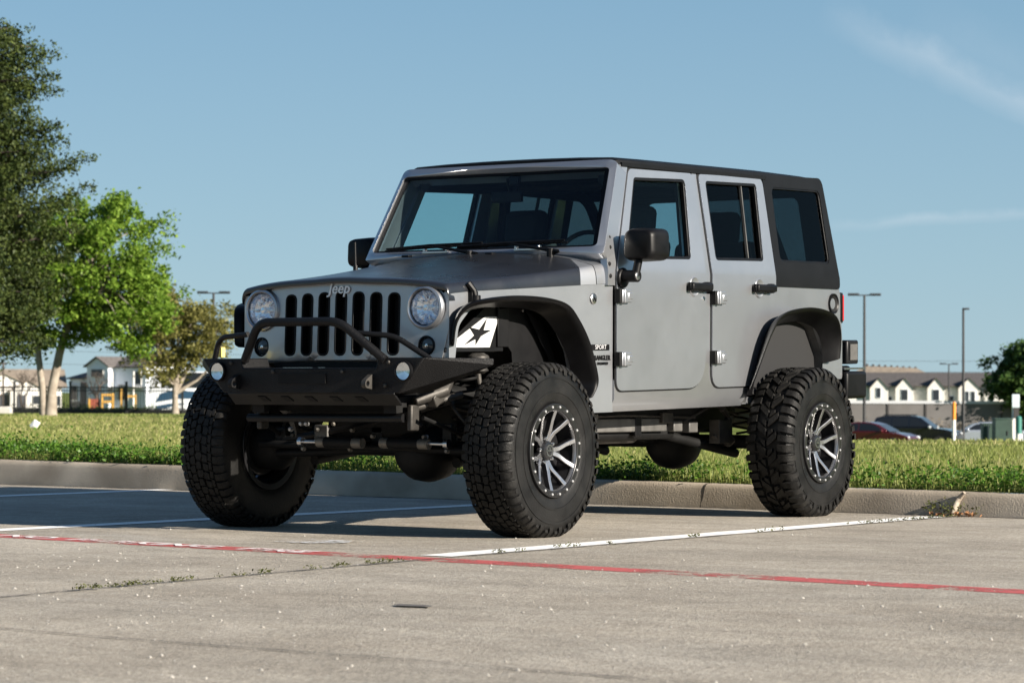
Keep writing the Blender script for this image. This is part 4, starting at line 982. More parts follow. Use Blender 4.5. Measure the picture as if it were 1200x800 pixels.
stripe('bay_line', (2.16, 4.62), (-3.1, 4.80), .17, 'white_line_paint', .003, 'short white bay line end at the right edge touching the red line')
# stencilled lettering along the red line
d = Vector((2.6-1.16, 8.6+5.0)).normalized()
def stencil(word, yc):
    t = (yc+5)/13.6; cx, cy = 1.16+1.44*t, yc
    o = text_mesh('lettering', word, .185, 'stencil_paint', lambda x, y, z: (cx+d.x*x*1.3-d.y*y, cy+d.y*x*1.3+d.x*y, .0045), None, 0, .006)
    tag(o, {'FIRE': 'worn white stencilled word FIRE on the red line', 'LANE': 'worn white stencilled word LANE on the red line', 'PARKING': 'worn white stencilled word PARKING on the red line', 'NO': 'worn white stencilled word NO on the red line'}[word], None, kind='structure')
stencil('NO', -1.05); stencil('PARKING', -.22); stencil('FIRE', .66); stencil('LANE', 1.28) if False else None
# slab joints
def wiggle(name, pts, w, m, z, seed, label):
    r = random.Random(seed); P = [Vector(p) for p in pts]; mb = MB(); vs = []; tot = []
    for a, c in zip(P[:-1], P[1:]):
        k = max(2, int((c-a).length/.05))
        for i in range(k): tot.append(a.lerp(c, i/k))
    tot.append(P[-1]); off = 0
    for i, p in enumerate(tot):
        q = tot[min(i+1, len(tot)-1)]-tot[max(i-1, 0)]; q.normalize(); n = Vector((-q.y, q.x)); off = off*.9+r.uniform(-.004, .004); ww = w*r.uniform(.4, 1.25)
        c = p+n*off; vs += [(c.x+n.x*ww/2, c.y+n.y*ww/2, z), (c.x-n.x*ww/2, c.y-n.y*ww/2, z)]
    mb.add(vs, [(2*i, 2*i+1, 2*i+3, 2*i+2) for i in range(len(tot)-1)]); o = mb.build(name, m, smooth=0); tag(o, label, None, kind='structure')
wiggle('slab_joint', [(8.5, 1.62), (4.5, 1.665), (1.9, 1.60), (-1.0, 1.655), (-3.55, 1.72)], 0.018, 'joint_dirt', .0042, 4, 'dirt-filled slab joint running beside the white bay line')
wiggle('slab_joint', [(5.35, -2), (5.5, 2.3), (5.57, 3.4), (5.6, 4.3), (5.72, 5.6)], .011, 'crack_dark', .005, 8, 'thin dark crack across the foreground paving')
wiggle('slab_joint', [(7.1, 3.0), (7.3, 4.6), (7.25, 6.5), (7.4, 9)], .007, 'crack_dark', .005, 9, 'hairline crack nearest the bottom edge')
wiggle('gutter_dirt', [(curb_x(y)+.016, y) for y in np.linspace(-22, 9, 40)], .04, 'joint_dirt', .0022, 12, 'dark dirt line along the foot of the kerb')
for i, (yj, lb) in enumerate(((-7.3, 'kerb joint near the left edge of the photo'), (-.15, 'kerb joint seen between the two sunlit tyres'), (3.6, 'kerb joint beyond the right edge'))):
    b = MB(); q = [kerb_pt(yj, k) for k in range(8)]; w = .006
    vs = [(x+.0025, y-w, z+.0025) for x, y, z in q]+[(x+.0025, y+w, z+.0025) for x, y, z in q]
    b.add(vs, [(k, k+1, k+9, k+8) for k in range(7)]); o = b.build('kerb_joint', 'joint_dirt', smooth=0); tag(o, 'thin dark '+lb, None, kind='structure')
# scuffs, oil mark, pebbles
b = MB(); rr = random.Random(5)
for (cx, cy, rx, ry, m) in ((1.05, .35, .18, .22, 0),):
    b.add([(cx+rx*math.cos(a)*rr.uniform(.7, 1.1), cy+ry*math.sin(a)*rr.uniform(.7, 1.1), .0055) for a in np.linspace(0, 2*PI, 18)[:-1]], [tuple(range(17))])
o = b.build('paint_scuff', 'pale_scuff', smooth=0); tag(o, 'pale blue-white paint scuff on the paving before the front tyres', None, kind='structure')
b = MB(); cx, cy = 4.05, 3.07
b.add([(cx+.05*math.cos(a)*rr.uniform(.6, 1.2), cy+.09*math.sin(a)*rr.uniform(.7, 1.2), .006) for a in np.linspace(0, 2*PI, 14)[:-1]], [tuple(range(13))])
pm('oil_stain', (.11, .10, .09), .8)
o = b.build('oil_mark', 'oil_stain', smooth=0); tag(o, 'small dark oil mark on the foreground paving', None, kind='structure')
def scatter_mesh(name, V, F, mats, mi=None, smooth=False):
    me = bpy.data.meshes.new(name); me.vertices.add(len(V)); me.vertices.foreach_set('co', np.asarray(V, np.float32).ravel())
    F = np.asarray(F, np.int32); k = F.shape[1]; me.loops.add(F.size); me.loops.foreach_set('vertex_index', F.ravel())
    me.polygons.add(len(F)); me.polygons.foreach_set('loop_start', np.arange(0, F.size, k, dtype=np.int32))
    for m in (mats if isinstance(mats, (list, tuple)) else [mats]): me.materials.append(MATS[m])
    if mi is not None: me.polygons.foreach_set('material_index', np.asarray(mi, np.int32))
    if smooth: me.polygons.foreach_set('use_smooth', [True]*len(F))
    me.update(calc_edges=True); me.validate(); o = bpy.data.objects.new(name, me); COL.objects.link(o); return o
pm('pebble_stone', (.30, .28, .24), .85, col2=(.54, .51, .46), scale=9)
V = []; F = []; octa = np.array([(1, 0, 0), (0, 1, 0), (-1, 0, 0), (0, -1, 0), (0, 0, 1)], float); of = [(0, 1, 4), (1, 2, 4), (2, 3, 4), (3, 0, 4)]
for i in range(4200):
    u = rng.random(); x = 1.9+7.2*u if i < 3600 else rng.uniform(-3.3, 2); y = rng.uniform(-2.5, 7.8)
    s = .002+.0058*rng.random()**3; a = rng.random()*6.28; sc = octa*[s*rng.uniform(.8, 1.6), s, s*rng.uniform(.6, 1.2)]
    c_, s_ = math.cos(a), math.sin(a); q = np.stack([sc[:, 0]*c_-sc[:, 1]*s_+x, sc[:, 0]*s_+sc[:, 1]*c_+y, sc[:, 2]+.0005], -1)
    F += [tuple(len(V)+j for j in f) for f in of]; V += q.tolist()
o = scatter_mesh('pebbles', V, F, 'pebble_stone'); tag(o, 'loose pale grit scattered over the concrete paving', None, kind='stuff')

# ------------------------------------------------------------------ grass
leafmat('grass_blade', (.13, .17, .034), (.29, .315, .095), .4, .5)
leafmat('dry_blade', (.30, .27, .11), (.46, .41, .20), .3, .7)
leafmat('joint_leaf', (.045, .055, .015), (.11, .115, .035), .2, .6)
leafmat('weed_leaf', (.025, .075, .008), (.10, .20, .022), .35, .45)
def vrelief(X, Y): return np.array([relief(x, y) for x, y in zip(X, Y)])
def snoise(X, Y, f, seed):
    r = np.random.default_rng(seed); v = 0
    for k in range(6):
        a = r.random()*6.28; ff = f*(1.45**k)*.5; v = v+np.sin(X*ff*np.cos(a)+Y*ff*np.sin(a)+r.random()*6.28)/(1.2**k)
    return v/3
def blades(n, smin, smax, tmin, tmax, h0, h1, w, power=1.0, lean=.5, keep=None):
    s = smin+(smax-smin)*rng.random(n)**power; t = tmin+(tmax-tmin)*rng.random(n)
    X = -3.589+.0657*t-s; Y = t
    if keep is not None: k = keep(X, Y, s); X, Y, s = X[k], Y[k], s[k]
    n = len(X); Z = vrelief(X, Y)-.005
    h = (h0+(h1-h0)*rng.random(n)**1.6)*(1+.35*snoise(X, Y, 2.2, 3)); a = rng.random(n)*6.283; l = lean*rng.random(n)*h
    la = rng.random(n)*6.283; wx, wy = np.cos(a)*w/2, np.sin(a)*w/2; wv = .7+.6*rng.random(n); wx *= wv; wy *= wv
    lx, ly = np.cos(la)*l, np.sin(la)*l
    P = np.zeros((n, 5, 3))
    P[:, 0] = np.stack([X-wx, Y-wy, Z], -1); P[:, 1] = np.stack([X+wx, Y+wy, Z], -1)
    P[:, 2] = np.stack([X+wx*.8+lx*.35, Y+wy*.8+ly*.35, Z+h*.6], -1); P[:, 3] = np.stack([X-wx*.8+lx*.35, Y-wy*.8+ly*.35, Z+h*.6], -1)
    P[:, 4] = np.stack([X+lx, Y+ly, Z+h], -1)
    return P
def blade_obj(name, P, m, label):
    n = len(P); V = P.reshape(-1, 3); i = np.arange(n)[:, None]*5
    F = np.concatenate([np.concatenate([i, i+1, i+2], 1), np.concatenate([i, i+2, i+3], 1), np.concatenate([i+3, i+2, i+4], 1)])
    o = scatter_mesh(name, V, F, m); tag(o, label, None, kind='stuff'); return o
P = np.concatenate([blades(190000, .17, 3.2, -22, 4.5, .04, .12, .006), blades(200000, 3, 12, -34, 8, .025, .075, .008, lean=.8), blades(160000, 12, 34, -60, 12, .02, .06, .014, lean=.9), blades(60000, 34, 110, -110, 0, .02, .06, .04)])
blade_obj('grass', P, 'grass_blade', 'short yellow-green grass covering the verge')
P = np.concatenate([blades(16000, .5, 4, -30, 8, .05, .15, .005, keep=lambda X, Y, s: snoise(X, Y, .6, 8)+rng.normal(0, .3, len(X)) > .1),
                    blades(70000, 3, 14, -40, 10, .025, .075, .008, lean=.9, keep=lambda X, Y, s: snoise(X, Y, .5, 12)+rng.normal(0, .35, len(X))-abs(s-8)*.07 > -.25),
                    blades(60000, 12, 36, -60, 12, .02, .065, .014, lean=.9, keep=lambda X, Y, s: snoise(X, Y, .35, 9)+rng.normal(0, .3, len(X)) > .0)])
blade_obj('dry_grass', P, 'dry_blade', 'straw-coloured dry grass mixed into the verge')
# broad-leaved weeds thick along the kerb
def leaves(C, spread, n, size, flat=.5, seed=0):
    """n leaf quads round every centre in C (k,3)."""
    r = np.random.default_rng(seed); k = len(C); c = np.repeat(C, n, 0); m = len(c)
    d = r.normal(0, 1, (m, 3)); d *= (spread if np.ndim(spread) == 0 or np.shape(spread) == (3,) else np.repeat(spread, n, 0)); p = c+d
    nr = r.normal(0, 1, (m, 3)); nr[:, 2] = np.abs(nr[:, 2])+flat; nr /= np.linalg.norm(nr, axis=1)[:, None]
    t = np.cross(nr, r.normal(0, 1, (m, 3))); t /= np.linalg.norm(t, axis=1)[:, None]+1e-9; bt = np.cross(nr, t)
    s = size*(.6+.8*r.random(m))[:, None]; w = s*(.45+.25*r.random(m))[:, None]
    return np.stack([p-t*s*.5, p+bt*w*.5+nr*s*.06, p+t*s*.5, p-bt*w*.5+nr*s*.06], 1)
def leaf_obj(name, Q, m, parent=None, origin=None):
    n = len(Q); V = Q.reshape(-1, 3)
    if origin is not None: V = V-np.array(origin)
    o = scatter_mesh(name, V, np.arange(n*4).reshape(-1, 4), m)
    if origin is not None: o.location = origin
    if parent: attach(o, parent)
    return o
n = 11000; s = .19+1.5*rng.random(n)**1.7; t = rng.uniform(-24, 4.5, n); X = -3.589+.0657*t-s
hh = np.clip(.035+.075*(1+snoise(X, t, 3.1, 5)+rng.normal(0, .35, n))*(1.15-s*.5), .025, .2)
keep = snoise(X, t, 1.3, 6)+rng.normal(0, .45, n) > -.5; X, t, hh = X[keep], t[keep], hh[keep]
C = np.stack([X, t, vrelief(X, t)+hh*.55], -1); Q = leaves(C, np.stack([np.full_like(hh, .045), np.full_like(hh, .045), hh*.38], -1), 16, .029, .3, 2)
Q[:, :, 2] = np.maximum(Q[:, :, 2], vrelief(Q[:, 0, 0], Q[:, 0, 1])[:, None]+.003)
o = leaf_obj('ground_weeds', Q, 'weed_leaf'); tag(o, 'dark green broad-leaved weeds thick along the top of the kerb', None, kind='stuff')
# weeds in the slab joint and the tuft at the kerb
cs = []
jr = random.Random(3)
def joint_y(x): return itp(x, [-3.55, -1.0, 1.9, 4.5, 8.5], [1.72, 1.655, 1.60, 1.665, 1.62])
for x0, x1, k in ((4.2, 3.4, 30), (3.35, 3.0, 9), (2.75, 2.5, 8), (2.35, 2.0, 10), (-.9, -1.3, 6), (-2.0, -3.5, 36), (.9, .4, 7), (-.2, -.45, 5), (1.4, 1.1, 5)):
    for i in range(k): x = jr.uniform(x1, x0); cs.append((x, joint_y(x)+jr.gauss(0, .008), .012))
Q = leaves(np.array(cs), np.array([.014, .008, .006]), 12, .011, .3, 5); Q[:, :, 2] = np.maximum(Q[:, :, 2], .006)
o = leaf_obj('joint_weeds', Q, 'joint_leaf'); tag(o, 'tiny weeds growing from the slab joint', None, kind='stuff')
TU = empty('weed_tuft', (-3.50, 1.63, 0)); tag(TU, 'straggly weed tuft with dry leaves growing where the white line meets the kerb', 'weed')
cs = [(-3.45+jr.gauss(0, .05), 1.62+jr.gauss(0, .10), .03+abs(jr.gauss(0, .03))) for i in range(15)]
leaf_obj('foliage', leaves(np.array(cs), np.array([.02, .03, .016]), 12, .022, .3, 6), 'joint_leaf', TU, (-3.5, 1.63, 0))
cs = [(-3.42+jr.gauss(0, .04), 1.68+jr.gauss(0, .07), .015) for i in range(8)]
pm('brown_leaf', (.25, .12, .05), .8, var=.4, scale=30)
leaf_obj('dry_leaves', leaves(np.array(cs), np.array([.02, .03, .008]), 6, .03, .5, 7), 'brown_leaf', TU, (-3.5, 1.63, 0))
pm('dead_bark', (.42, .37, .30), .9, col2=(.14, .10, .07), scale=30, bump=.6, bscale=60)
b = MB(); b.tube([(-3.47, 1.645, 0), (-3.49, 1.65, .05), (-3.515, 1.665, .10), (-3.52, 1.695, .135)], [.017, .02, .018, .012], 9); b.tube([(-3.515, 1.67, .105), (-3.50, 1.71, .142)], [.014, .01], 8)
b.build('dead_stem', 'dead_bark', TU, smooth=60)
# ------------------------------------------------------------------ background: every thing stands on the land at its own distance
ANG = math.atan2(RH.y, RH.x)       # local x then runs to the right, local y away
pm('bark', (.20, .165, .13), .9, col2=(.31, .27, .22), scale=6, bump=.8, bscale=25)
pm('dark_bark', (.07, .055, .045), .9, var=.4, scale=6)
leafmat('juniper_leaf', (.014, .029, .008), (.07, .092, .02), .15, .6)
leafmat('bright_leaf', (.07, .15, .014), (.215, .32, .045), .4, .5)
leafmat('olive_leaf', (.10, .10, .025), (.25, .235, .07), .35, .6)
leafmat('dark_leaf', (.024, .058, .014), (.08, .135, .032), .25, .5)
pm('pole_metal', (.02, .02, .022), .5); pm('black_iron', (.012, .012, .012), .5)
pm('white_siding', (.66, .64, .60), .7, var=.04, scale=3); pm('shade_blue_siding', (.66, .70, .76), .7, var=.05, scale=3)  # second siding: bluish shade of the two-storey house front put into its colour
pm('shingle', (.10, .09, .085), .9, var=.25, scale=3); pm('tan_shingle', (.20, .165, .13), .9, var=.2, scale=2); pm('dark_shingle', (.075, .068, .066), .9, var=.2, scale=3)
pm('dark_trim', (.03, .027, .027), .6); pm('window_dark', (.03, .035, .042), .12); pm('door_dark', (.045, .05, .06), .5); pm('stone_base', (.22, .21, .2), .9, var=.3, scale=6)
pm('wood_brown', (.28, .17, .09), .8, var=.2, scale=5); pm('yellow_wood', (.50, .29, .07), .6, var=.12, scale=6); pm('red_panel', (.26, .07, .045), .6)
pm('rv_white', (.72, .74, .77), .35, coat=.2); pm('rv_blue', (.02, .055, .10), .4); pm('rv_dark', (.012, .014, .017), .15)
pm('maroon_paint', (.085, .008, .012), .25, .25, coat=.8); pm('black_car_paint', (.008, .009, .012), .2, .2, coat=.8); pm('silver_car_paint', (.42, .46, .52), .3, .5, coat=.5)
pm('car_tyre', (.015, .015, .015), .8); pm('alloy', (.45, .45, .46), .35, .8); pm('headlamp', (.75, .78, .8), .1, .4); pm('amber', (.7, .25, .03), .3)
pm('wall_grey', (.115, .108, .106), .85, var=.12, scale=.8, bump=.3, bscale=20); pm('wall_cap', (.42, .43, .45), .7); pm('orange_plastic', (.75, .24, .02), .5); pm('white_plastic', (.78, .77, .74), .5)
pm('box_green', (.028, .055, .042), .5, var=.15, scale=4); pm('teal_plastic', (.03, .16, .13), .5); pm('sign_pale', (.50, .58, .62), .4); pm('base_concrete', (.42, .40, .37), .9, var=.15, scale=5)
pm('paper_white', (.82, .81, .78), .8)
def LB(mb, name, mats, root, bevel=0, smooth=35, rot=None):
    o = mb.build(name, mats, None, bevel, smooth); o.parent = root; return o
def base(name, px, D, label, cat, group=None, turn=0., dz=0.):
    p = spot(px, D); e = empty(name, (p.x, p.y, p.z+dz), ANG+R_(turn)); tag(e, label, cat, group); return e
def limb(mb, a, c, r0, r1, r, k=5, wob=.06, n=8):
    a, c = Vector(a), Vector(c); L = (c-a).length; pts = []
    for i in range(k+1):
        t = i/k; p = a.lerp(c, t); q = wob*L*math.sin(t*PI)
        pts.append(p+Vector((r.uniform(-q, q), r.uniform(-q, q), r.uniform(-q, q)*.5+.08*L*math.sin(t*PI))))
    mb.tube(pts, [r0+(r1-r0)*i/k for i in range(k+1)], n); return pts
def foliage(name, C, spread, n, size, mat, root, flat=.3, seed=1):
    Q = leaves(np.array(C), spread, n, size, flat, seed); o = leaf_obj(name, Q, mat); o.parent = root; return o

# tall dark juniper at the left edge
def juniper():
    e = base('juniper_tree', -42, 60, 'tall dark green juniper with ragged sprays filling the left edge', 'tree'); r = random.Random(21)
    tr = MB(); tr.tube([(0, 0, -.3), (.05, 0, 1.5), (-.05, .1, 4), (.05, 0, 6.5), (.1, 0, 8.4)], [.24, .2, .16, .1, .03], 10)
    zs = [.9, 1.7, 3.0, 4.2, 5.2, 5.8, 6.4, 6.9, 7.4, 8.1, 8.6]; rs = [1.6, 1.9, 2.45, 2.65, 2.75, 2.6, 2.2, 1.75, 2.0, 1.8, 1.1]
    C = []; SP = []
    sprays = []
    for i in range(700):
        z = r.uniform(1.35, 8.5); a = r.uniform(0, 2*PI); L = itp(z, zs, rs)*(r.uniform(.3, .93) if i > 300 else r.uniform(.6, .95))
        sprays.append((z, a, L))
    for z, a, L in ((5.75, -.1, 2.85), (5.5, -.35, 2.7), (5.1, .05, 2.75), (6.35, -.15, 2.25), (6.25, .2, 2.1), (7.5, -.1, 2.1), (7.3, .25, 2.0), (8.0, -.1, 2.0), (8.2, .3, 1.8), (8.55, -.2, 1.3), (8.6, .3, .9), (4.7, -.2, 2.6), (4.2, .1, 2.55), (3.6, -.1, 2.4), (3, .2, 2.3), (2.4, 0, 2.1), (1.8, .2, 1.9)):
        for q in range(2): sprays.append((z+r.uniform(-.08, .08), a+r.uniform(-.1, .1), L-q*.12))
    for z, a, L in sprays:
        up = r.uniform(.12, .42)*(1 if z > 3 else .5); z0 = max(.5, z-L*up); st = Vector((0, 0, z0)); en = Vector((L*math.cos(a), L*math.sin(a), z))
        if r.random() < .4: limb(tr, st, st.lerp(en, .8), .045, .012, r, 4, .05, 6)
        m = int(5+L*5.5)
        for k in range(m):
            t = .30+.70*(k/(m-1)); p = st.lerp(en, t); droop = .06*math.sin(t*9+z)
            wd = .17*(1-t)+.055
            C.append((p.x+r.gauss(0, wd), p.y+r.gauss(0, wd), p.z+droop+r.gauss(0, wd*.75))); SP.append(.10*(1-t)+.055)
    LB(tr, 'trunk', 'dark_bark', e)
    SP = np.array(SP); foliage('crown', C, np.stack([SP*1.1, SP*1.1, SP], -1), 20, .075, 'juniper_leaf', e, .15, 4)
juniper()
def broadleaf(name, px, D, label, trunks, crown, nclump, nl, size, spread, mat, seed, barkm='bark', rootflare=.0, extra=()):
    e = base(name, px, D, label, 'tree'); r = random.Random(seed); tr = MB(); tops = []
    for pts, r0, r1 in trunks:
        n = len(pts); tr.tube([Vector(p) for p in pts], [r0*(1.35 if i == 0 else 1)+(r1-r0)*i/(n-1) for i in range(n)], 12); tops.append((Vector(pts[-1]), r1)); tops.append((Vector(pts[-2]), r1*1.2))
    C = []; SP = []
    (cx, cy, cz), (rx, ry, rz) = crown
    k = 0; cl = []
    while k < nclump:
        d = Vector((r.gauss(0, 1), r.gauss(0, 1), r.gauss(0, 1))).normalized(); q = r.uniform(.25, 1)**.5
        lump = 1+.16*math.sin(d.x*5+seed)+.14*math.sin(d.z*6+seed*2)+.1*math.sin(d.y*7)
        p = Vector((cx+d.x*rx*q*lump, cy+d.y*ry*q*lump, cz+d.z*rz*q*lump)); cl.append((p, q)); k += 1
    for p in extra: cl.append((Vector(p), 1))
    for p, q in cl:
        t0, rr = min(tops, key=lambda t: (t[0]-p).length+r.uniform(0, .6))
        if r.random() < .7: limb(tr, t0, t0.lerp(p, .9), rr*.55, .012, r, 5, .07, 6)
        m = r.randint(3, 6)
        for j in range(m): C.append((p.x+r.gauss(0, spread*.8), p.y+r.gauss(0, spread*.8), p.z+r.gauss(0, spread*.6))); SP.append(spread*r.uniform(.35, .62))
    LB(tr, 'trunk', barkm, e, smooth=60); SP = np.array(SP); foliage('crown', C, np.stack([SP, SP, SP*.75], -1), nl, size, mat, e, .35, seed); return e
broadleaf('shade_tree', 57, 75, 'bright green leafy tree with two pale trunks between the juniper and the pale house', [([(-.10, 0, -.2), (-.16, 0, .7), (-.30, .1, 1.7), (-.5, .1, 2.6)], .105, .075), ([(.05, 0, -.2), (.10, 0, .7), (.30, 0, 1.7), (.55, 0, 2.6), (.75, 0, 3.6)], .145, .08)],
          ((1.05, 0, 3.72), (2.2, 2.0, 2.12)), 200, 46, .125, .25, 'bright_leaf', 5, extra=((-.9, 0, 2.3), (-.6, .2, 2.0), (.4, -.3, 2.05), (2.0, 0, 1.95), (2.3, .1, 1.8), (-1.1, .1, 2.7), (3.05, 0, 4.4), (2.9, 0, 3.7)))
broadleaf('street_tree', 205, 118, 'olive brown small tree with a pale trunk in front of the white trailer', [([(.02, 0, -.2), (.03, 0, .6), (.02, 0, 1.25), (-.35, 0, 2.3)], .15, .06), ([(.02, 0, .9), (.5, .1, 1.9), (.9, .1, 2.6)], .09, .05), ([(.02, 0, 1.0), (.15, 0, 2.2), (.1, .1, 3.3)], .10, .05), ([(.05, 0, .9), (1.0, 0, 1.5), (1.5, 0, 2.0)], .07, .04)],
          ((.05, 0, 3.5), (2.3, 2.1, 1.95)), 180, 21, .15, .30, 'olive_leaf', 9, extra=((-1.9, 0, 2.2), (-2.1, 0, 2.6), (2.0, 0, 2.0)))
broadleaf('oak_tree', 1205, 205, 'dark green round-crowned tree at the right edge behind the utility boxes', [([(0, 0, -.5), (0, 0, 1.5), (.2, 0, 3.2)], .35, .2), ([(0, 0, 1.2), (-1, 0, 3.4)], .22, .15)],
          ((.2, 0, 4.15), (2.6, 2.6, 2.25)), 170, 34, .34, .50, 'dark_leaf', 14, 'dark_bark', extra=((-2.9, 0, 5.1), (-2.6, 0, 4.0), (-1.8, 0, 2.2), (-.6, 0, 1.6)))
def bare(px, D, h, label, seed):
    e = base('bare_tree', px, D, label, 'tree'); r = random.Random(seed); tr = MB(); tw = MB()
    def grow(p, d, L, rad, lev, mb):
        q = p+d*L; limb(mb, p, q, rad, rad*.6, r, 3, .05, 5)
        if lev == 0: return
        for i in range(r.choice((2, 3, 3))):
            nd = (d+Vector((r.uniform(-.8, .8), r.uniform(-.8, .8), r.uniform(-.1, .55)))).normalized(); grow(q, nd, L*r.uniform(.62, .85), rad*.55, lev-1, tw)
    for k in range(3): grow(Vector((0, 0, 0)), Vector((r.uniform(-.35, .35), r.uniform(-.3, .3), 1)).normalized(), h*.28, .10, 4, tr)
    LB(tr, 'trunk', 'dark_bark', e); LB(tw, 'branches', 'dark_bark', e)
bare(27, 240, 4.2, 'leafless small tree before the white gabled house at far left', 3); bare(118, 200, 3.6, 'leafless spreading tree before the two-storey pale house', 8)

# houses on the left
def gable(mb, x0, x1, y0, y1, ze, zp, over=.25, th=.14, axis='x'):
    """two roof slopes; the ridge runs along local y (axis 'y') or x."""
    if axis == 'y':
        xm = (x0+x1)/2; sl = (zp-ze)/(xm-x0)
        for s, xa in ((-1, x0-over), (1, x1+over)):
            z0 = ze-over*sl; vs = [(xa, y0-over, z0), (xa, y1+over, z0), (xm, y1+over, zp), (xm, y0-over, zp)]
            mb.add(vs+[(x, y, z+th) for x, y, z in vs], [(0, 1, 2, 3), (7, 6, 5, 4), (0, 4, 5, 1), (1, 5, 6, 2), (2, 6, 7, 3), (3, 7, 4, 0)])
    else:
        ym = (y0+y1)/2; sl = (zp-ze)/(ym-y0)
        for s, ya in ((-1, y0-over), (1, y1+over)):
            z0 = ze-over*sl; vs = [(x0-over, ya, z0), (x1+over, ya, z0), (x1+over, ym, zp), (x0-over, ym, zp)]
            mb.add(vs+[(x, y, z+th) for x, y, z in vs], [(0, 1, 2, 3), (7, 6, 5, 4), (0, 4, 5, 1), (1, 5, 6, 2), (2, 6, 7, 3), (3, 7, 4, 0)])
def gwall(mb, x0, x1, y, ze, zp, depth): 
    xm = (x0+x1)/2; p = [(x0, 0), (x1, 0), (x1, ze), (xm, zp), (x0, ze)]; mb.prism(p, lambda u, v, w: (u, y+w, v-.6 if v == 0 else v), 0, depth)
def opening(root, name, x, y, z, w, h, mat, fmat='white_siding', label=None, fr=.09):
    m = MB(); m.box((x, y-.03, z+h/2), (w+2*fr, .08, h+2*fr)); f = LB(m, name, fmat, root)
    g = MB(); g.box((x, y-.06, z+h/2), (w, .06, h)); LB(g, 'pane' if name == 'window' else 'leaf', mat, f)
h1 = base('house', 22, 300, 'white single-storey house with brown roof and two front gables at far left', 'house', turn=14)
m = MB(); m.box((-.5, 4, .9), (10.5, 7, 3.0)); gwall(m, -4.6, 1.6, .3, 2.3, 3.75, 3); gwall(m, -.9, 3.0, -.6, 1.9, 3.0, 2.5); LB(m, 'wall', 'white_siding', h1)
m = MB(); gable(m, -5.8, 5.0, .5, 7.5, 2.4, 4.2, .3, axis='x'); gable(m, -4.6, 1.6, .3, 4, 2.3, 3.75, .25, axis='y'); gable(m, -.9, 3.0, -.6, 3, 1.9, 3.0, .25, axis='y'); LB(m, 'roof', 'tan_shingle', h1)
opening(h1, 'door', -1.6, .28, -.3, .9, 1.75, 'door_dark', 'wood_brown'); opening(h1, 'door', .3, -.62, -.3, .8, 1.7, 'door_dark', 'dark_trim'); opening(h1, 'window', 1.9, -.62, .5, .7, .9, 'window_dark'); opening(h1, 'window', 4.0, .5, .3, 1.2, 1.1, 'window_dark'); opening(h1, 'window', -3.4, .28, .4, .8, 1.1, 'window_dark')
h2 = base('house', 122, 300, 'two-storey pale house with bluish shade put into its siding colour, dark roof and tall dark door', 'house', turn=-36)
m = MB(); m.box((-3.6, 3, 1.2), (3.2, 6, 4.2)); gwall(m, -2.2, 1.0, -.4, 4.7, 5.6, 5); m.box((3.3, 4.1, 2.0), (4.8, 7, 5.2)); LB(m, 'wall', 'shade_blue_siding', h2)
m = MB(); gable(m, -5.2, -2.0, 0, 6, 3.3, 3.9, .3, axis='x'); gable(m, -2.2, 1.0, -.4, 5, 4.7, 5.6, .3, axis='y'); gable(m, .6, 5.7, .6, 7.6, 4.6, 5.9, .35, axis='x'); LB(m, 'roof', 'shingle', h2)
m = MB(); m.box((-3.6, -.03, .1), (3.2, .10, 1.4)); LB(m, 'stone_plinth', 'stone_base', h2)
opening(h2, 'door', -2.9, -.06, -.4, 1.1, 3.3, 'door_dark', 'shade_blue_siding'); opening(h2, 'window', -4.4, -.06, 1.0, .8, 1.5, 'window_dark'); opening(h2, 'window', -.6, -.42, 3.5, 1.7, .8, 'window_dark'); opening(h2, 'window', 2.4, .58, 1.0, 1.4, 1.6, 'window_dark'); opening(h2, 'window', 4.6, .58, 2.7, .8, 1.3, 'window_dark')
for s in (0, 1):
    m = MB(); m.box((1.6+s*3.2, -.4, 1.9), (.16, .16, 4.4)); LB(m, 'porch_post', 'white_siding', h2)
m = MB(); m.box((3.2, -.1, 2.35), (4.2, 1.2, .14)); LB(m, 'balcony', 'white_siding', h2)
h3 = base('house', -48, 330, 'white house beyond the left edge seen between the trunks', 'house', turn=10) if False else None
# black iron fence, white post block, play frame, trailer
fe = base('iron_fence', 88, 120, 'black iron picket fence before the houses on the left', 'fence')
m = MB(); 
for i in range(-46, 42): m.box((i*.115, 0, .62), (.022, .022, 1.2))
for z in (.25, 1.02, 1.16): m.box((-.23, 0, z), (10.2, .03, .045))
LB(m, 'picket_panel', 'black_iron', fe); m = MB(); m.box((-.2, .06, .04), (10.2, .06, .34)); LB(m, 'kick_board', 'black_iron', fe)
for i in range(5):
    m = MB(); m.box((-5.1+i*2.45, 0, .68), (.09, .09, 1.4)); m.box((-5.1+i*2.45, 0, 1.40), (.13, .13, .05)); LB(m, 'post', 'black_iron', fe)
hd = base('hedge', 90, 124, 'low dark hedge along the foot of the black iron fence', 'hedge'); hr = random.Random(4)
hC = [(hr.uniform(-4.6, 3.6), hr.gauss(0, .15), abs(hr.gauss(.12, .09))) for i in range(420)]; foliage('foliage', hC, .09, 9, .12, 'dark_leaf', hd)
bl = base('concrete_block', 2, 116, 'pale square concrete block by the left end of the fence', 'block'); m = MB(); m.box((0, 0, .10), (.85, .6, .34)); m.box((0, 0, .28), (.70, .5, .06)); LB(m, 'block', 'base_concrete', bl, .02)
ut = base('utility_pole', 4, 170, 'thin brown pole rising at the far left edge', 'pole'); m = MB(); m.tube([(0, 0, -.5), (0, 0, 3.1)], [.075, .06], 10); LB(m, 'shaft', 'dark_bark', ut); m = MB(); m.box((0, 0, 3.1), (.5, .1, .1)); LB(m, 'cross_arm', 'dark_bark', ut)
ps = base('play_frame', 129, 128, 'yellow and red wooden play frame behind the iron fence', 'play frame')
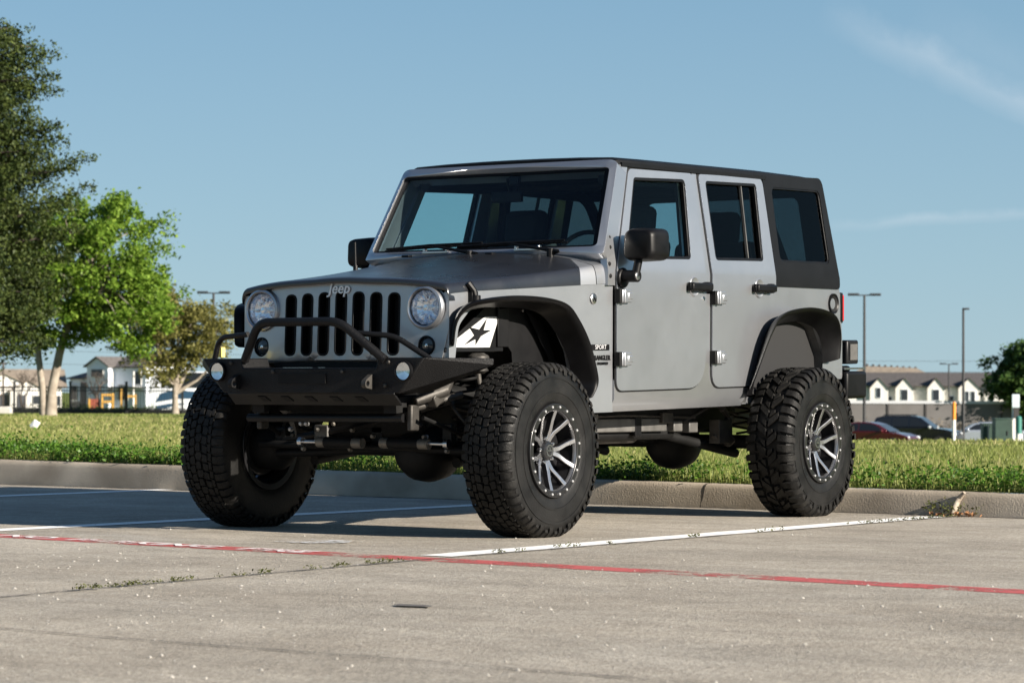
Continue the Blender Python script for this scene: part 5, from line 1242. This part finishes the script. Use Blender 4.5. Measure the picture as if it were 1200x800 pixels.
for x, h in ((-.95, .7), (-.35, .95), (.15, .95), (.75, 1.0), (1.2, .9), (.55, 1.15)):
    m = MB(); m.box((x, 0, h/2+.05), (.085, .085, h)); LB(m, 'post', 'yellow_wood', ps)
for x0, x1, z in ((-.40, .20, .92), (.70, 1.25, .86), (-.40, .20, .60)): 
    m = MB(); m.box(((x0+x1)/2, -.05, z), (x1-x0, .06, .12)); LB(m, 'beam', 'yellow_wood', ps)
m = MB(); m.box((-.75, .1, .42), (.55, .06, .62)); LB(m, 'panel', 'red_panel', ps)
m = MB(); m.prism([(-1.0, .95), (.1, 1.15), (.1, 1.2), (-1.0, 1.0)], lambda u, v, w: (u, w, v), -.3, .3); LB(m, 'canopy', 'dark_trim', ps)
rv = base('camper_trailer', 236, 152, 'white camper trailer with dark blue swooshes behind the small olive tree', 'trailer')
pr = rpoly([(-2.85, .10, .1), (-2.95, .9, .2), (-2.75, 2.45, .25), (3.0, 2.45, .25), (3.1, .12, .1)], .1); m = MB(); m.prism(pr, lambda u, v, w: (u, w, v), 0, 2.2); LB(m, 'body', 'rv_white', rv, .05)
m = MB(); m.prism([(-2.50, 2.40), (3.0, 2.40), (3.0, 1.55), (-1.6, 1.55), (-2.1, 1.7), (-2.35, 2.0)], lambda u, v, w: (u, w, v), -.02, .02); LB(m, 'upper_band', 'rv_dark', rv)
for poly in ([(-2.55, .75), (-2.25, 1.25), (-1.6, 1.42), (0, 1.35), (1.5, 1.0), (3, .95), (3, .8), (0, .95), (-1.4, .95)], [(-2.6, .25), (-2.5, .55), (-1.8, .68), (-.6, .70), (-1.5, .55)]):
    m = MB(); m.prism(poly, lambda u, v, w: (u, w, v), -.015, .02); LB(m, 'swoosh', 'rv_blue', rv)
for x in (-.4, .4):
    m = MB(); m.lathe([(0, -.02), (.2, -.02), (.33, 0), (.33, .18), (0, .2)], 20, 'Y', (x+1.6, -.03, .02)); LB(m, 'wheel', 'car_tyre', rv)
lt = base('litter', 41, 43, 'crumpled white paper scrap lying on the verge at left', 'litter'); m = MB(); lr = random.Random(2)
m.add([(.09*math.cos(a)*lr.uniform(.5, 1.1), .07*math.sin(a), .05+lr.uniform(-.03, .06)) for a in np.linspace(0, 6.28, 9)[:-1]]+[(0, 0, .16), (0, 0, .02)], [(i, (i+1) % 8, 8) for i in range(8)]+[(i, (i+1) % 8, 9) for i in range(8)]); LB(m, 'paper', 'paper_white', lt, 0, 0)

# lamp posts
def lamp(px, D, h, label, kind, foot=False):
    e = base('street_lamp', px, D, label, 'street lamp', 'lamp posts in the far car parks'); m = MB(); m.tube([(0, 0, -.3), (0, 0, h)], [.085, .06], 12); LB(m, 'pole', 'pole_metal', e)
    if kind == 2:
        for s in (-1, 1):
            m = MB(); m.box((s*.42, 0, h), (.84, .06, .06)); m.box((s*.56, 0, h+.05), (.55, .32, .085)); LB(m, 'lamp_head', 'pole_metal', e, .015)
    else:
        m = MB(); m.box((.15, 0, h-.02), (.34, .05, .06)); m.box((.17, 0, h-.06), (.30, .22, .07)); LB(m, 'lamp_head', 'pole_metal', e, .012)
    m = MB()
    if foot: m.lathe([(0, .32), (.50, .32), (.52, .28), (.54, -.5)], 20, 'Z'); m.box((0, 0, .1), (1.2, 1.0, .3)); LB(m, 'footing', 'base_concrete', e)
    else: m.lathe([(0, .1), (.16, .1), (.18, -.4)], 12, 'Z'); LB(m, 'footing', 'base_concrete', e)
    return e
lamp(250, 140, 6.25, 'double-headed lamp post rising behind the olive brown tree', 2)
lamp(1013, 140, 7.9, 'double-headed lamp post on a concrete footing beside the maroon car', 2, True)
lamp(1129, 150, 7.65, 'tall single-headed lamp post right of the orange marker', 1)
lamp(1112, 250, 5.75, 'shorter distant double-headed lamp post before the white gables', 2)

# right-hand side: apartments, wall, cars
ap = base('apartment_building', 1082, 335, 'long white apartment row with grey-brown roofs and four front gables', 'building', turn=-9, dz=.35)
m = MB(); m.box((0, 6, 1.4), (20.5, 10, 4.6)); GX = (-5.35, -2.25, 1.55, 5.55, 8.2)
for i, x in enumerate(GX): w = (2.2, 2.2, 2.1, 2.6, 1.7)[i]; gwall(m, x-w/2, x+w/2, .2, 3.35 if i < 4 else 2.8, 4.6 if i != 4 else 3.7, 2)
LB(m, 'wall', 'white_siding', ap)
m = MB()
for i, x in enumerate(GX): w = (2.2, 2.2, 2.1, 2.6, 1.7)[i]; gable(m, x-w/2, x+w/2, .2, 4.5, 3.35 if i < 4 else 2.8, 4.6 if i != 4 else 3.7, .16, .12, 'y')
LB(m, 'gable_roof', 'dark_shingle', ap); m = MB(); gable(m, -10.2, 10.2, 1, 11, 3.7, 5.2, .4, .15, 'x'); LB(m, 'roof', 'dark_shingle', ap)
m = MB(); m.prism([(-10, 4.4), (-7.2, 6.2), (-.9, 5.9), (1.2, 4.9)], lambda u, v, w: (u, 5+w+(v-4.2)*1.2, v), 0, 4); LB(m, 'upper_roof', 'tan_shingle', ap)
for i in range(9):
    m = MB(); m.lathe([(0, .28), (.14, .28), (.16, .2), (.10, 0)], 10, 'Z', (-7.0+i*.75, 7.3, 6.14-.045*i)); LB(m, 'roof_vent', 'dark_trim', ap)
for x, z, w, h in ((-5.4, 2.2, .5, 1.2), (-2.25, 1.9, .75, 1.3), (1.55, 1.9, .75, 1.3), (5.3, 1.8, .35, 1.2), (6.0, 1.8, .45, 1.2), (8.2, 1.5, .5, .8), (3.4, 1.5, .5, .9), (-4, 1.5, .4, .8)):
    opening(ap, 'window', x, .2 if x not in (3.4, -4) else .98, z, w, h, 'window_dark', 'shade_blue_siding', fr=.06)
ap2 = base('apartment_building', 1168, 380, 'lower white building end just left of the round dark tree', 'building', turn=8)
m = MB(); m.box((0, 3, 1), (6, 6, 3.6)); gwall(m, -2.2, .6, -.2, 2.3, 3.4, 2); LB(m, 'wall', 'white_siding', ap2); m = MB(); gable(m, -3, 3, 0, 6, 2.8, 4.2, .3, .14, 'x'); gable(m, -2.2, .6, -.2, 3, 2.3, 3.4, .2, .12, 'y'); LB(m, 'roof', 'dark_shingle', ap2)
opening(ap2, 'window', -.8, -.2, .9, .6, .9, 'window_dark', 'shade_blue_siding'); opening(ap2, 'window', 2.0, 0, .9, .8, .8, 'window_dark', 'shade_blue_siding')
wl = base('boundary_wall', 1088, 205, 'long grey boundary wall with pale cap behind the parked cars', 'wall')
m = MB(); m.box((0, 0, 1.05), (14.5, .18, 2.5)); LB(m, 'panels', 'wall_grey', wl); m = MB(); m.box((0, 0, 2.41), (14.6, .36, .22)); LB(m, 'cap', 'wall_cap', wl)
for i in range(6):
    m = MB(); m.box((-5.85+i*2.82, -.05, 1.1), (.14, .22, 2.5)); LB(m, 'post', 'dark_trim', wl)
sh = base('scrub', 1090, 190, 'bare grey-brown scrub growing along the foot of the boundary wall', 'shrub'); C = [(hr.uniform(-6, 5.5), hr.gauss(0, .3), abs(hr.gauss(.35, .3))) for i in range(420)]; 
leafmat('scrub_twig', (.13, .11, .085), (.24, .21, .17), .2, .8); foliage('foliage', C, .16, 9, .20, 'scrub_twig', sh)
def car(px, D, kind, paint, label, turn, name):
    e = base(name, px, D, label, 'car', 'cars parked beyond the verge', turn); W2 = .88
    if kind == 'suv':
        lo = [(-2.35, .35), (-2.42, .8), (-2.35, 1.12), (.75, 1.14), (1.75, 1.05), (2.28, .92), (2.42, .7), (2.40, .36)]; gh = [(-2.32, 1.12), (-2.10, 1.66), (-1.6, 1.76), (-.2, 1.77), (.35, 1.68), (1.10, 1.14)]
        win = [[(-2.08, 1.18), (-1.9, 1.58), (-1.25, 1.62), (-1.25, 1.18)], [(-1.17, 1.18), (-1.17, 1.63), (-.28, 1.65), (-.28, 1.18)], [(-.20, 1.18), (-.20, 1.65), (.22, 1.60), (.78, 1.18)]]
    else:
        lo = [(-2.25, .32), (-2.34, .7), (-2.25, .98), (.9, .96), (1.75, .86), (2.2, .72), (2.3, .5), (2.28, .30)]; gh = [(-1.85, .96), (-1.15, 1.36), (-.5, 1.44), (.15, 1.42), (.55, 1.32), (1.25, .94)]
        win = [[(-1.45, 1.0), (-1.05, 1.30), (-.45, 1.36), (-.45, 1.0)], [(-.38, 1.0), (-.38, 1.37), (.15, 1.35), (.45, 1.28), (.92, 1.0)]]
    m = MB(); m.prism(rpoly(lo, .12, 4), lambda u, v, w: (u, w*(1-.05*max(0, abs(u)-1.7)), v), -W2, W2); m.prism(rpoly(gh, .15, 4), lambda u, v, w: (u, w*(.80-.28*(v-gh[0][1])), v), -1, 1); LB(m, 'body', paint, e, .04, 45)
    for s in (-1, 1):
        for wpoly in win:
            m = MB(); m.prism(wpoly, lambda u, v, w: (u, s*(.80-.28*(v-gh[0][1])+.006+w), v), -.02, 0); LB(m, 'side_window', 'rv_dark', e)
    a, c = gh[-1], gh[-2]; m = MB(); nx, nz = (c[1]-a[1]), (a[0]-c[0]); l = math.hypot(nx, nz); nx /= l; nz /= l
    P = lambda t, s, o: (a[0]+(c[0]-a[0])*t+nx*o, s*(.80-.28*((a[1]+(c[1]-a[1])*t)-gh[0][1])-.08), a[1]+(c[1]-a[1])*t+nz*o)
    m.add([P(.06, -1, .012), P(.06, 1, .012), P(.97, 1, .012), P(.97, -1, .012), P(.06, -1, -.02), P(.06, 1, -.02), P(.97, 1, -.02), P(.97, -1, -.02)], [(0, 1, 2, 3), (0, 4, 5, 1), (2, 6, 7, 3), (1, 5, 6, 2), (3, 7, 4, 0), (7, 6, 5, 4)]); LB(m, 'windscreen', 'window_dark', e)
    for x in (-1.42, 1.42):
        for s in (-1, 1):
            m = MB(); m.lathe([(.2, -.09), (.31, -.10), (.335, -.06), (.335, .06), (.31, .10), (.2, .09)], 24, 'Y', (x, s*(W2-.08), .33)); wh = LB(m, 'wheel', 'car_tyre', e)
            m = MB(); m.lathe([(0, .05), (.08, .06), (.2, .07), (.215, .09)], 20, 'Y', (0, 0, 0)); m.v = [(X+x, s*(Y+.008)+s*(W2-.08), Z+.33) for X, Y, Z in m.v]; LB(m, 'rim', 'alloy', wh)
    fx, fz = (2.22, .80) if kind == 'suv' else (2.10, .66)
    for s in (-1, 1):
        m = MB(); m.box((fx, s*.66, fz), (.26, .36, .16), rot=Matrix.Rotation(s*-.25, 3, 'Z')); LB(m, 'headlight', 'headlamp', e, .04)
        m = MB(); m.box((fx+.07, s*.70, fz-.26), (.2, .22, .08)); LB(m, 'indicator', 'amber', e, .02)
        m = MB(); m.box((.95 if kind == 'suv' else .85, s*.92, 1.16 if kind == 'suv' else 1.0), (.14, .2, .14)); LB(m, 'mirror', 'headlamp' if kind == 'suv' else paint, e, .04)
    m = MB(); m.box((2.40 if kind == 'suv' else 2.29, 0, .62 if kind == 'suv' else .5), (.06, .9, .2)); LB(m, 'grille', 'rv_dark', e)
    if kind == 'suv':
        for s in (-1, 1): m = MB(); m.tube([(-1.7, s*.58, 1.80), (-.1, s*.58, 1.81)], .025, 8); LB(m, 'roof_rail', 'rv_dark', e)
    return e
car(1022, 138, 'sedan', 'maroon_paint', 'maroon sedan parked beyond the verge beside the lamp footing', -28, 'parked_car')
car(1074, 150, 'suv', 'black_car_paint', 'black estate car parked between the maroon sedan and the orange marker', -22, 'parked_car')
car(1152, 152, 'sedan', 'silver_car_paint', 'pale silver car partly hidden behind the green utility box', 180-8, 'parked_car')
mk = base('marker_post', 1118, 95, 'slim white marker post with an orange top standing before the black car', 'marker')
m = MB(); m.tube([(0, 0, -.1), (0, 0, 1.22)], .058, 14); LB(m, 'post', 'white_plastic', mk); m = MB(); m.tube([(0, 0, 1.2), (.005, 0, 1.78)], .066, 14); m.lathe([(0, .05), (.05, .03), (.066, 0)], 14, 'Z', (0, 0, 1.78)); LB(m, 'cap', 'orange_plastic', mk)
bx = base('utility_box', 1176, 95, 'tall green utility cabinet right of the smaller dark box', 'utility box', 'green utility boxes on the verge'); m = MB(); m.box((0, .2, .60), (.62, .6, 1.24)); LB(m, 'cabinet', 'box_green', bx, .025); m = MB(); m.box((0, .2, 1.24), (.66, .64, .05)); LB(m, 'lid', 'box_green', bx, .01); m = MB(); m.box((.12, -.11, .75), (.03, .03, .16)); LB(m, 'handle', 'pole_metal', bx)
bx = base('utility_box', 1159, 96, 'smaller dark green utility box with a pale post before it', 'utility box', 'green utility boxes on the verge'); m = MB(); m.box((0, .2, .52), (.44, .5, 1.08)); LB(m, 'cabinet', 'box_green', bx, .025); m = MB(); m.box((0, .2, 1.07), (.48, .54, .04)); LB(m, 'lid', 'box_green', bx, .01); m = MB(); m.tube([(-.04, -.12, 0), (-.04, -.12, 1.05)], .022, 8); LB(m, 'guard_post', 'base_concrete', bx)
sp_ = base('signpost', 1188, 95, 'post with a pale blue-grey sign panel beside the utility cabinets', 'sign'); m = MB(); m.box((0, 0, .9), (.10, .08, 2.0)); LB(m, 'post', 'white_plastic', sp_); m = MB(); m.box((.06, -.06, 1.86), (.26, .04, .46)); LB(m, 'panel', 'sign_pale', sp_, .01); m = MB(); m.box((.08, -.05, 1.45), (.18, .05, .34)); LB(m, 'lower_panel', 'dark_trim', sp_)
pd = base('pedestal', 1194, 94, 'teal green cable pedestal with pale base at the right edge', 'pedestal'); m = MB(); m.tube([(0, 0, .55), (0, 0, 1.28)], .10, 14); m.lathe([(0, .06), (.07, .04), (.10, 0)], 14, 'Z', (0, 0, 1.28)); LB(m, 'dome', 'teal_plastic', pd); m = MB(); m.tube([(0, 0, -.1), (0, 0, .72)], .115, 14); LB(m, 'base', 'white_plastic', pd)
# overhead wires
def wire(D, y0, y1, label, sag):
    a = CAM+DH*D+RH*((-300-600)/FPX*D); c = CAM+DH*D+RH*((1500-600)/FPX*D)
    za = CAM.z+(459.7-y0)*D/FPX; zc = CAM.z+(459.7-y1)*D/FPX; pts = []
    for i in range(41): t = i/40; p = a.lerp(c, t); pts.append((p.x, p.y, za+(zc-za)*t-sag*4*t*(1-t)))
    m = MB(); m.tube(pts, .022, 6); o = m.build('power_line', 'pole_metal', smooth=60); tag(o, label, 'power line', 'overhead wires behind the houses')
wire(420, 404, 418, 'upper overhead wire crossing behind the houses', 1.2); wire(420, 420, 430, 'lower overhead wire crossing behind the houses', 1.2)

# unseen tree belts, added to darken the reflections in the car's glass and paint
tr_ = random.Random(31); C = []; SP = []
for k in range(34):
    a = R_(122+3.4*k+tr_.uniform(-1, 1)) if k < 15 else R_(-75+6.2*(k-15)+tr_.uniform(-1.5, 1.5)); d_ = 62+tr_.uniform(-6, 10); x, y = -2+d_*math.cos(a), .8+d_*math.sin(a); h = tr_.uniform(7, 10.5)
    for j in range(60):
        t = tr_.random(); C.append((x+tr_.gauss(0, 1.9), y+tr_.gauss(0, 1.9), .6+h*t)); SP.append(.6)
SP = np.array(SP); Q = leaves(np.array(C), np.stack([SP, SP, SP], -1), 12, .8, .3, 77); o = leaf_obj('reflection_trees', Q, 'dark_leaf'); tag(o, 'unseen belts of dark trees added to darken the reflections in the silver car', None, kind='stuff')
